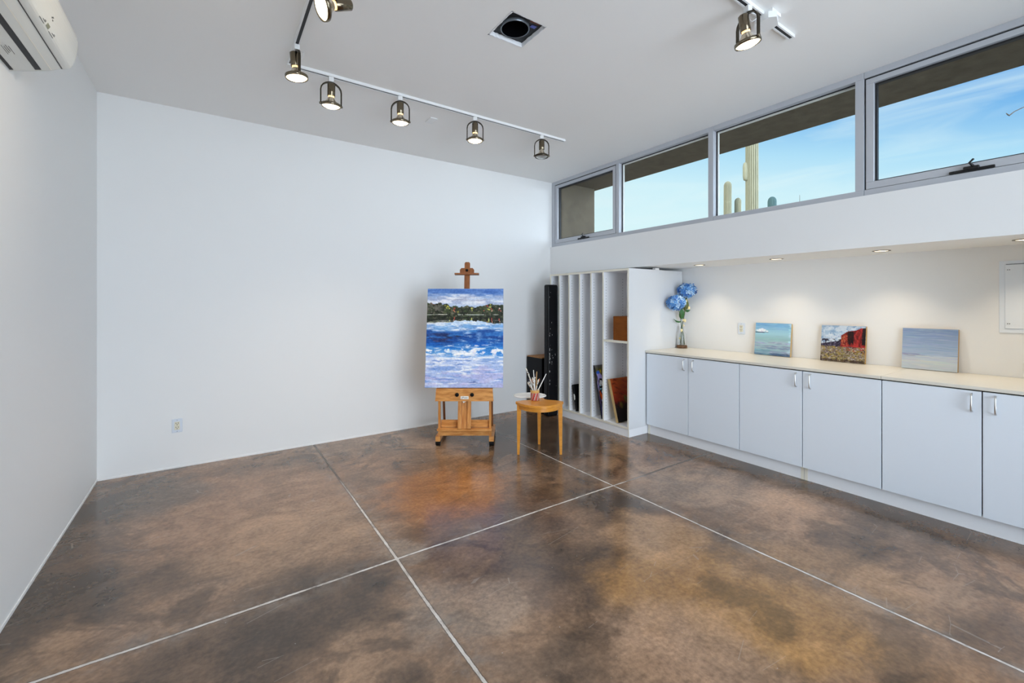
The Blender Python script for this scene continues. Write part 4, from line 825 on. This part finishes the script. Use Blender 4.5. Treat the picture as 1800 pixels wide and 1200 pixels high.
for k, (lx, ly, ln, bc, hc, lab, up) in enumerate(BR):
    d = Vector((lx, ly, 1)).normalized(); b0 = Vector((JX - lx * 0.05 + 0.015 * math.cos(k * 2.4), JY - ly * 0.05 + 0.015 * math.sin(k * 2.4), TZ + 0.012))
    br = thing('paintbrush', lab, 'paintbrush', tloc(b0.x, b0.y, b0.z), -TH, 'paintbrushes in the jar')
    L_ = ln + 0.03
    if up:
        lpart(MB().tube([d * 0, d * L_ * 0.45, d * (L_ - 0.062)], [0.0026, 0.0046, 0.0036], 8), 'handle', hm_[hc], br)
        lpart(MB().tube([d * (L_ - 0.062), d * (L_ - 0.034)], [0.0042, 0.0058], 8), 'ferrule', FERR, br)
        lpart(MB().tube([d * (L_ - 0.034), d * (L_ - 0.016), d * L_], [0.0058, 0.0075, 0.002], 8), 'bristles', bm_[bc], br)
    else:
        lpart(MB().tube([d * 0, d * 0.012, d * 0.026], [0.003, 0.006, 0.0055], 8), 'bristles', bm_[bc], br)
        lpart(MB().tube([d * 0.026, d * 0.052], [0.0055, 0.004], 8), 'ferrule', FERR, br)
        lpart(MB().tube([d * 0.052, d * 0.11, d * (L_ - 0.004), d * L_], [0.0036, 0.005, 0.0036, 0.002], 8), 'handle', hm_[hc], br)

# ------------------------------------------------------------------ ceiling: duct opening, plate, tracks, lamps
du = thing('ceiling_duct_opening', 'square unfinished duct opening with round dark duct in the ceiling', 'duct', ((VX0 + VX1) / 2, (VY0 + VY1) / 2, ZC))
db = MB(); cx, cy = (VX0 + VX1) / 2, (VY0 + VY1) / 2; ri = 0.086
sq = []; ci = []
for k in range(48):
    a = 2 * math.pi * k / 48; m_ = max(abs(math.cos(a)), abs(math.sin(a))); sq.append((cx + (VX1 - VX0) / 2 * math.cos(a) / m_, cy + (VY1 - VY0) / 2 * math.sin(a) / m_)); ci.append((cx - 0.006 + ri * math.cos(a), cy + 0.012 + ri * math.sin(a)))
ZD = ZC + 0.028
db.add([(x, y, ZD) for x, y in sq] + [(x, y, ZD) for x, y in ci], [[i, (i + 1) % 48, 48 + (i + 1) % 48, 48 + i] for i in range(48)])
part(db, 'duct_board', DUCTM, du)
part(MB().lathe([(ri + 0.003, ZD - ZC + 0.01), (ri + 0.003, ZD - ZC - 0.016), (ri, ZD - ZC - 0.018), (ri - 0.004, ZD - ZC - 0.016), (ri - 0.004, 0.30), (0, 0.30)], 48, c=(cx - 0.006, cy + 0.012, ZC), mis=[0, 0, 0, 1, 1]), 'duct_collar', [DUCTR, DUCTB], du)
tp_ = MB()
for (u, v, w, h) in ((0.78, 0.13, 0.070, 0.030), (0.42, 0.90, 0.040, 0.010)):
    x, y = VX0 + u * (VX1 - VX0), VY0 + v * (VY1 - VY0); tp_.box(x - w / 2, x + w / 2, y - h / 2, y + h / 2, ZD - 0.003, ZD - 0.001)
part(tp_, 'rusty_tape', RUST, du)
x, y = VX0 + 0.83 * (VX1 - VX0), VY0 + 0.30 * (VY1 - VY0); part(MB().box(x - 0.018, x + 0.018, y - 0.012, y + 0.012, ZD - 0.003, ZD - 0.001), 'blue_tape', BLUET, du)
pe = MB()
def ragged(x0, y0, x1, y1, w):
    N_ = 16; dx, dy = (x1 - x0), (y1 - y0); L_ = math.hypot(dx, dy); nx, ny = -dy / L_, dx / L_; a = []; b = []
    for k in range(N_ + 1):
        u = k / N_; a.append((x0 + dx * u, y0 + dy * u)); j = w * R.uniform(0.5, 1.4); b.append((x0 + dx * u + nx * j, y0 + dy * u + ny * j))
    vs = [(p[0], p[1], z) for z in (ZC - 0.0015, ZC + 0.026) for p in a] + [(p[0], p[1], z) for z in (ZC - 0.0015, ZC + 0.026) for p in b]; m_ = N_ + 1
    pe.add(vs, [[i, i + 1, 2 * m_ + i + 1, 2 * m_ + i] for i in range(N_)] + [[2 * m_ + i, 2 * m_ + i + 1, 3 * m_ + i + 1, 3 * m_ + i] for i in range(N_)])
ragged(VX0, VY0, VX1, VY0, 0.004); ragged(VX1, VY0, VX1, VY1, 0.005); ragged(VX1, VY1, VX0, VY1, 0.008); ragged(VX0, VY1, VX0, VY0, 0.008)
part(pe, 'plaster_edge', PLAS, du)
tag(MB().box(1.612, 1.680, 3.632, 3.756, ZC - 0.010, ZC, 0, 0.002).build('ceiling_cover_plate', WPLAST, None, (1.646, 3.694, ZC - 0.007)), 'small white rectangular cover plate on the ceiling', 'cover plate')

TZB = ZC - 0.020
def rail(mb, p, q, w=0.036):
    """track section from p to q: white channel with a dark slot underneath"""
    (x0, y0), (x1, y1) = p, q
    if abs(x1 - x0) > abs(y1 - y0):
        for a, b in ((-w / 2, -w / 2 + 0.009), (w / 2 - 0.009, w / 2)): mb.box(x0, x1, y0 + a, y0 + b, TZB, ZC, 0)
        mb.box(x0, x1, y0 - w / 2 + 0.009, y0 + w / 2 - 0.009, ZC - 0.0165, ZC - 0.001, 1)
    else:
        for a, b in ((-w / 2, -w / 2 + 0.009), (w / 2 - 0.009, w / 2)): mb.box(x0 + a, x0 + b, y0, y1, TZB, ZC, 0)
        mb.box(x0 - w / 2 + 0.009, x0 + w / 2 - 0.009, y0, y1, ZC - 0.0165, ZC - 0.001, 1)
    return mb
t1 = thing('track_rail', 'L-shaped white track lighting rail along the back of the ceiling', 'track', (0.447, 3.378, ZC))
part(rail(MB(), (0.447, 1.9), (0.447, 3.360)), 'side_rail', [WPLAST, GASK], t1)
part(rail(MB(), (0.465, 3.378), (2.958, 3.378)).box(2.958, 2.968, 3.360, 3.396, TZB, ZC, 0), 'long_rail', [WPLAST, GASK], t1)
part(MB().box(0.427, 0.487, 3.345, 3.398, TZB - 0.006, ZC, 0, 0.003), 'corner_connector', WPLAST, t1)
t2 = thing('track_rail', 'short white track lighting rail near the windows with feed box', 'track', (2.7, 1.262, ZC))
part(rail(MB(), (1.55, 1.262), (2.97, 1.262)).box(2.97, 2.982, 1.244, 1.280, TZB, ZC, 0), 'rail', [WPLAST, GASK], t2)
fb = MB().prism([(2.585, 1.215), (2.615, 1.185), (2.70, 1.215), (2.715, 1.262), (2.70, 1.30), (2.625, 1.315), (2.59, 1.29)], TZB - 0.036, TZB - 0.001, 'z')
fb.box(2.60, 2.70, 1.20, 1.31, TZB - 0.001, ZC - 0.001, 0)
part(fb, 'feed_box', WPLAST, t2)

def make_lamp(label, loc, rz, tilt, lit=True, src=None, cord=1.0):
    """track spot: origin under the rail. yoke arms along local x; head tilts about local x"""
    o = thing('track_spotlight', label, 'spotlight', loc, rz, 'track spotlights')
    lpart(MB().box(-0.018, 0.018, -0.015, 0.015, -0.034, 0.0, 0, 0.003), 'track_adapter', WPLAST, o)
    zp = -0.200; hw = 0.070
    pts = [(-hw, 0, zp)] + [(-hw, 0, -0.10)] + [(-hw * math.cos(math.radians(a)), 0, -0.10 + 0.062 * math.sin(math.radians(a))) for a in (20, 40, 60, 75, 90, 105, 120, 140, 160)] + [(hw, 0, -0.10), (hw, 0, zp)]
    lpart(MB().ribbon(pts, 0.016, 0.008, (0, 1, 0)), 'yoke', BRONZED, o)
    for s in (-1, 1):
        kn = MB(); kn.lathe([(0.009, 0), (0.009, 0.006), (0.006, 0.010), (0.0, 0.010)], 14, M=Matrix.Translation((s * (hw - 0.001), 0, zp)) @ Matrix.Rotation(s * math.pi / 2, 4, 'Y'))
        lpart(kn, 'pivot_screw', BRONZE, o)
    M = Matrix.Translation((0, 0, zp)) @ Matrix.Rotation(tilt, 4, 'X')
    lpart(MB().lathe([(0.0, 0.150), (0.020, 0.150), (0.027, 0.144), (0.027, 0.064), (0.0255, 0.062), (0.0255, 0.060)], 28, M=M), 'socket_cup', BRONZE, o)
    lpart(MB().lathe([(0.021, 0.064), (0.021, 0.050)], 24, M=M), 'bulb_neck', BULBC if lit else BULB, o)
    lpart(MB().lathe([(0.021, 0.050), (0.026, 0.040), (0.036, 0.026), (0.050, 0.010), (0.060, 0.0)], 32, M=M), 'bulb_reflector', BULB, o)
    lpart(MB().lathe([(0.060, 0.006), (0.067, 0.006), (0.068, 0.0), (0.067, -0.012), (0.0625, -0.013), (0.0605, -0.006)], 36, M=M), 'gimbal_ring', BRONZED if not lit else BRONZE, o)
    lpart(MB().lathe([(0.0605, -0.006), (0.055, -0.012), (0.040, -0.019), (0.020, -0.023), (0.0, -0.024)], 32, M=M), 'lens', GLOW if lit else LENS, o)
    cd = [Vector((0.0, 0.012, -0.03)), Vector((0.02 * cord, 0.035, -0.05)), Vector((0.035 * cord, 0.03, -0.08)), M @ Vector((0.02 * cord, 0.03, 0.10)), M @ Vector((0.006, 0.012, 0.150))]
    pp = []
    for k in range(13):
        u = k / 12 * (len(cd) - 1); i = min(int(u), len(cd) - 2); f = u - i; pp.append(cd[i].lerp(cd[i + 1], f * f * (3 - 2 * f)))
    lpart(MB().tube(pp, 0.0025, 6), 'cord', WPLAST, o)
    if lit:
        li = bpy.data.lights.new('spot_lamp', 'SPOT'); li.energy = 20; li.color = (1.0, 0.82, 0.60); li.spot_size = math.radians(100); li.spot_blend = 0.8; li.shadow_soft_size = 0.05
        lo = bpy.data.objects.new('spot_lamp', li); col.objects.link(lo); lo.parent = o
        lo.matrix_local = M @ Matrix.Translation((0, 0, -0.034))
    return o
make_lamp('lit track spotlight second from the left end, below the rail corner', (0.447, 3.078, TZB), -TH - 0.9, 0.10, cord=1.6)
make_lamp('lit track spotlight first on the long rail after the corner', (0.718, 3.378, TZB), -TH + 0.55, 0.10)
make_lamp('lit track spotlight second on the long rail, left of the ceiling plate', (1.240, 3.378, TZB), -TH + 0.10, 0.06)
make_lamp('lit track spotlight third on the long rail, right of the ceiling plate', (1.922, 3.378, TZB), -TH + 0.10, -0.02)
make_lamp('unlit track spotlight at the far end of the long rail', (2.672, 3.378, TZB), -TH + 0.05, 0.0, False)
make_lamp('large lit track spotlight tilted sideways at the top picture edge', (0.447, 2.275, TZB), 1.66, 1.12)
make_lamp('lit track spotlight on the short rail beside the feed box', (2.452, 1.262, TZB), -TH - 1.25, 0.22)

# ------------------------------------------------------------------ air conditioner
ac = thing('air_conditioner', 'white wall-mounted air conditioner high on the left wall', 'air conditioner', (XL, 2.47, 2.58))
APR = [(0, 2.439), (0.040, 2.450), (0.082, 2.464), (0.102, 2.470), (0.132, 2.481), (0.160, 2.497), (0.178, 2.500), (0.197, 2.512), (0.209, 2.540), (0.218, 2.578), (0.222, 2.634), (0.214, 2.672), (0.192, 2.712), (0.15, 2.730), (0, 2.735)]
Y0, Y1 = 2.06, 2.90
def ac_cr(u):
    n_ = len(APR) - 1; u = min(max(u, 0.0), n_ - 1e-6); k = int(u); f = u - k
    p0, p1, p2, p3 = (Vector(APR[min(max(k + d, 0), n_)]) for d in (-1, 0, 1, 2))
    return 0.5 * ((2 * p1) + (p2 - p0) * f + (2 * p0 - 5 * p1 + 4 * p2 - p3) * f * f + (3 * p1 - p0 - 3 * p2 + p3) * f ** 3)
APS = [tuple(ac_cr(k / 3)) for k in range(3 * (len(APR) - 1))] + [APR[-1]]
def ac_sweep(mb, prof, y0, y1, r=0.0, mi=0, cap=True):
    n = len(prof); secs = [(y0, 1.0), (y1 - 0.030, 1.0), (y1 - 0.014, 0.992), (y1 - 0.005, 0.975), (y1, 0.945)] if r else [(y0, 1), (y1, 1)]
    c = (0.05, 2.58); vs = []
    for y, s in secs: vs += [(XL + max(0.0005, (c[0] + (p[0] - c[0]) * s) if p[0] > 0.001 else 0), y, c[1] + (p[1] - c[1]) * s) for p in prof]
    fs = [[k * n + i, k * n + (i + 1) % n, (k + 1) * n + (i + 1) % n, (k + 1) * n + i] for k in range(len(secs) - 1) for i in range(n)]
    if cap: fs += [list(range(n))[::-1], [(len(secs) - 1) * n + i for i in range(n)]]
    return mb.add(vs, fs, mi)
part(ac_sweep(MB(), APS, Y0, Y1, 1), 'housing', ACW, ac)
def ac_pt(u, off=0.0):
    q = ac_cr(u); d = (ac_cr(u + 0.02) - ac_cr(u - 0.02)).normalized(); nn = Vector((d.y, -d.x)); return q + nn * off
def ac_strip(u0, u1, y0, y1, off=0.0012):
    mb = MB(); N_ = max(1, int((u1 - u0) * 8)); us = [u0 + (u1 - u0) * k / N_ for k in range(N_ + 1)]
    vs = [];
    for y in (y0, y1):
        for o_ in (-0.002, off):
            for u in us: q = ac_pt(u, o_); vs.append((XL + q.x, y, q.y))
    m_ = N_ + 1; fs = [[m_ + i, m_ + i + 1, 3 * m_ + i + 1, 3 * m_ + i] for i in range(N_)]
    fs += [[0, N_, m_ + N_, m_], [2 * m_, 2 * m_ + N_, 3 * m_ + N_, 3 * m_], [0, m_, 3 * m_, 2 * m_], [N_, m_ + N_, 3 * m_ + N_, 2 * m_ + N_]]
    return mb.add(vs, fs)
part(ac_strip(2.0, 3.0, Y0 + 0.02, Y1 - 0.028), 'air_outlet_slot', GASK, ac)
lv = part(ac_strip(3.05, 5.2, Y0 + 0.02, Y1 - 0.026, 0.0035), 'louvre_flap', ACW, ac)
part(ac_strip(3.98, 4.05, Y0 + 0.02, Y1 - 0.027, 0.0042), 'louvre_crease', EDGE, ac)
part(ac_strip(5.25, 5.42, Y0 + 0.02, Y1 - 0.016, 0.0012), 'panel_seam', GASK, ac)
part(ac_strip(0.15, 0.45, Y0 + 0.02, Y1 - 0.03, 0.0012), 'rear_intake_slot', GASK, ac)
part(ac_strip(7.0, 7.5, 2.50, 2.53, 0.001), 'display_window', ACD, ac)
mk = MB()
for y0, y1 in ((2.43, 2.483), (2.545, 2.60)):
    for u0, u1, f in ((6.90, 6.97, 1.0), (7.20, 7.25, 0.55), (7.36, 7.40, 0.25)):
        s = ac_strip(u0, u1, y1 - (y1 - y0) * f, y1, 0.0012); mk.add(s.v, s.f)
for y0, y1, u0, u1 in ((2.520, 2.528, 8.22, 8.34), (2.506, 2.514, 8.36, 8.48), (2.514, 2.524, 8.52, 8.60)):
    s = ac_strip(u0, u1, y0, y1, 0.0012); mk.add(s.v, s.f)
for k in range(4):
    s = ac_strip(0.95 + k * 0.14, 0.985 + k * 0.14, 2.64 + 0.01 * (k % 2), 2.72 - 0.012 * (k % 3), 0.0012); mk.add(s.v, s.f)
part(mk, 'printed_marks', ACG, ac)

# ------------------------------------------------------------------ outside: cacti
def saguaro(label, x, y, w, h, m, arm=None, lean=(0, 0)):
    o = thing('saguaro_cactus', label, 'cactus', (x, y, -0.16)); n = 72; vs = []; H_ = h + 0.16; r0 = w / 2
    prof = [(0.86, 0.0), (0.95, 0.3), (1.0, 0.6)]; N_ = 10
    rows = [(r0 * a, H_ * b) for a, b in prof] + [(r0, H_ - r0 * 1.3)] + [(r0 * math.cos(t), H_ - r0 * 1.3 + r0 * 1.3 * math.sin(t)) for t in [math.pi / 2 * k / 7 for k in range(1, 7)]] + [(0.01, H_)]
    for r, z in rows:
        for i in range(n):
            a = 2 * math.pi * i / n; q = r * (1 - 0.17 * (1 - abs(math.sin(a * 9))) ** 1.5); vs.append((q * math.cos(a) + lean[0] * z, q * math.sin(a) + lean[1] * z, z))
    mb = MB().add(vs, [[k * n + i, k * n + (i + 1) % n, (k + 1) * n + (i + 1) % n, (k + 1) * n + i] for k in range(len(rows) - 1) for i in range(n)] + [[(len(rows) - 1) * n + i for i in range(n)]])
    lpart(mb, 'trunk', m, o)
    if arm:
        sx, z0, rr, hh_ = arm; b = Vector((-C_ * (r0 + rr * 0.3), S_ * (r0 + rr * 0.3), z0)); mb = MB()
        mb.tube([b + Vector((C_ * 0.1, -S_ * 0.1, -0.12)), b + Vector((0, 0, -0.08)), b, b + Vector((0, 0, hh_ * .7)), b + Vector((0, 0, hh_ * .93)), b + Vector((0, 0, hh_))], [rr * .7, rr * .9, rr, rr, rr * .75, rr * .2], 16)
        lpart(mb, 'arm', m, o)
    return o
saguaro('tall saguaro cactus with small stub arm behind the third window', 14.25, 7.20, 0.375, 7.4, SAG, (0, 5.62, 0.075, 0.45))
saguaro('ribbed saguaro furthest left, taller of the two beside the tall one', 15.53, 8.75, 0.265, 5.85, SAG, None, (0.0, -0.006))
saguaro('shortest ribbed saguaro between two taller ones', 15.86, 8.55, 0.225, 5.26, SAG, None, (0.004, -0.004))
saguaro('blue grey rounded saguaro tip right of the tall saguaro', 16.89, 7.81, 0.29, 5.30, SAGB)
tag(MB().tube([(17.73, 7.24, -0.16), (17.74, 7.24, 3.0), (17.73, 7.24, 5.36)], [0.03, 0.018, 0.006], 6).build('dry_stalk', BARK), 'thin dry stalk just above the sill of the third window', 'plant')
oc = thing('bare_branch_shrub', 'thin bare branch tip curving in at the right window edge', 'shrub', (9.8, 0.1, -0.16))
part(MB().tube([(10.2, -0.3, -0.16), (10.22, -0.28, 1.5), (10.2, -0.2, 3.0), (10.1, 0.0, 3.85), (9.9, 0.25, 4.22), (9.5, 0.68, 4.19), (9.18, 0.975, 4.09), (9.08, 1.05, 4.03), (9.02, 1.09, 3.975), (9.0, 1.10, 3.985), (8.99, 1.115, 4.01)], [0.03, 0.028, 0.022, 0.016, 0.012, 0.009, 0.0065, 0.0065, 0.0085, 0.008, 0.004], 6), 'branch', BARK, oc)
part(MB().tube([(10.2, -0.2, 3.0), (10.35, -0.7, 3.8), (10.5, -1.2, 4.2)], [0.02, 0.013, 0.005], 6), 'branch', BARK, oc)

# ------------------------------------------------------------------ sky and daylight
w = bpy.data.worlds.new('sky'); sc.world = w; w.use_nodes = True; nt = w.node_tree
for n in list(nt.nodes): nt.nodes.remove(n)
N = nt.nodes.new; L = nt.links.new
out = N('ShaderNodeOutputWorld'); bg = N('ShaderNodeBackground'); tcw = N('ShaderNodeTexCoord'); sp = N('ShaderNodeSeparateXYZ'); L(tcw.outputs['Generated'], sp.inputs[0])
def mth(op, a, b=None, clamp=False):
    x = N('ShaderNodeMath'); x.operation = op; x.use_clamp = clamp
    for i, v in enumerate((a, b)):
        if v is None: continue
        if hasattr(v, 'is_linked'): L(v, x.inputs[i])
        else: x.inputs[i].default_value = v
    return x.outputs[0]
def mixw(fac, a, b):
    x = N('ShaderNodeMix'); x.data_type = 'RGBA'
    for s, v in (('Factor', fac), ('A', a), ('B', b)):
        if hasattr(v, 'is_linked'): L(v, x.inputs[s])
        else: x.inputs[s].default_value = v if s == 'Factor' else (*v, 1)
    return x.outputs['Result']
# height above the horizon, shifted by the compass direction: paler towards the north, bluer towards the east
hgt = mth('SUBTRACT', sp.outputs['Z'], mth('MULTIPLY', sp.outputs['Y'], 0.20))
r = N('ShaderNodeValToRGB'); e = r.color_ramp.elements
e[0].position = 0.02; e[0].color = (0.74, 0.96, 1.0, 1); e[1].position = 0.9; e[1].color = (0.06, 0.20, 0.60, 1)
for p, c in ((0.13, (0.66, 0.91, 1.0, 1)), (0.20, (0.46, 0.77, 0.98, 1)), (0.29, (0.15, 0.44, 0.86, 1))): k = e.new(p); k.color = c
L(hgt, r.inputs[0])
mp = N('ShaderNodeMapping'); mp.inputs['Scale'].default_value = (3, 3, 16); mp.inputs['Rotation'].default_value = (0.10, 0.16, 0.4); L(tcw.outputs['Generated'], mp.inputs[0])
nz = N('ShaderNodeTexNoise'); nz.inputs['Scale'].default_value = 1.6; nz.inputs['Detail'].default_value = 6; nz.inputs['Distortion'].default_value = 0.8; L(mp.outputs[0], nz.inputs['Vector'])
cr = N('ShaderNodeValToRGB'); cr.color_ramp.elements[0].position = 0.42; cr.color_ramp.elements[1].position = 0.72; L(nz.outputs['Fac'], cr.inputs[0])
cf = mth('MULTIPLY', cr.outputs[0], 0.55)
skyc = mixw(cf, r.outputs[0], (0.78, 0.95, 1.0))
# bright southern glow, added to fill the room through the open rear wall
dv = N('ShaderNodeVectorMath'); dv.operation = 'DOT_PRODUCT'; L(tcw.outputs['Generated'], dv.inputs[0]); dv.inputs[1].default_value = (0.02, -1.0, 0.0)
ms_ = N('ShaderNodeMapRange'); ms_.interpolation_type = 'SMOOTHSTEP'; ms_.inputs['From Min'].default_value = 0.55; ms_.inputs['From Max'].default_value = 0.88; L(dv.outputs['Value'], ms_.inputs['Value'])
skyc = mixw(ms_.outputs['Result'], skyc, (REAR_FILL := (5.9, 6.75, 7.7)))
bg.inputs['Strength'].default_value = 1.0
L(skyc, bg.inputs['Color']); L(bg.outputs[0], out.inputs[0])
sun = bpy.data.lights.new('sun', 'SUN'); sun.energy = 3.6; sun.angle = 0.01; sun.color = (1, 0.95, 0.84)
so = bpy.data.objects.new('sun', sun); col.objects.link(so)
sd = Vector((-0.78, 0.34, 0.50)).normalized(); so.rotation_euler = sd.to_track_quat('Z', 'Y').to_euler()
# light portal in the added rear wall opening (sampling aid for the sky only)
pl = bpy.data.lights.new('rear_opening_portal', 'AREA'); pl.shape = 'RECTANGLE'; pl.size = 3.30; pl.size_y = 2.98; pl.cycles.is_portal = True
po = bpy.data.objects.new('rear_opening_portal', pl); col.objects.link(po); po.location = (1.60, YR - 0.02, 1.49); po.rotation_euler = (math.pi / 2, 0, 0)
pl2 = bpy.data.lights.new('window_portal', 'AREA'); pl2.shape = 'RECTANGLE'; pl2.size = 0.9; pl2.size_y = 4.65; pl2.cycles.is_portal = True
po2 = bpy.data.objects.new('window_portal', pl2); col.objects.link(po2); po2.location = (XF + 0.102, 2.36, 2.62); po2.rotation_euler = (0, math.pi / 2, 0)

# ------------------------------------------------------------------ camera and view
cam = bpy.data.cameras.new('camera'); cam.sensor_width = 36; cam.lens = 769.3 / 1800 * 36; cam.shift_y = -67 / 1800; cam.clip_start = 0.05; cam.clip_end = 300
co_ = bpy.data.objects.new('camera', cam); col.objects.link(co_); co_.location = (0, 0, 1.40); co_.rotation_euler = (math.pi / 2, 0, -TH); sc.camera = co_
sc.view_settings.view_transform = 'Standard'; sc.view_settings.look = 'None'; sc.view_settings.exposure = 0.0; sc.view_settings.gamma = 1.0; sc.view_settings.use_curve_mapping = False
sc.cycles.use_denoising = True; sc.cycles.max_bounces = 9; sc.cycles.diffuse_bounces = 6; sc.cycles.use_adaptive_sampling = True; sc.cycles.adaptive_threshold = 0.10; sc.cycles.adaptive_min_samples = 16; sc.cycles.sample_clamp_indirect = 8.0
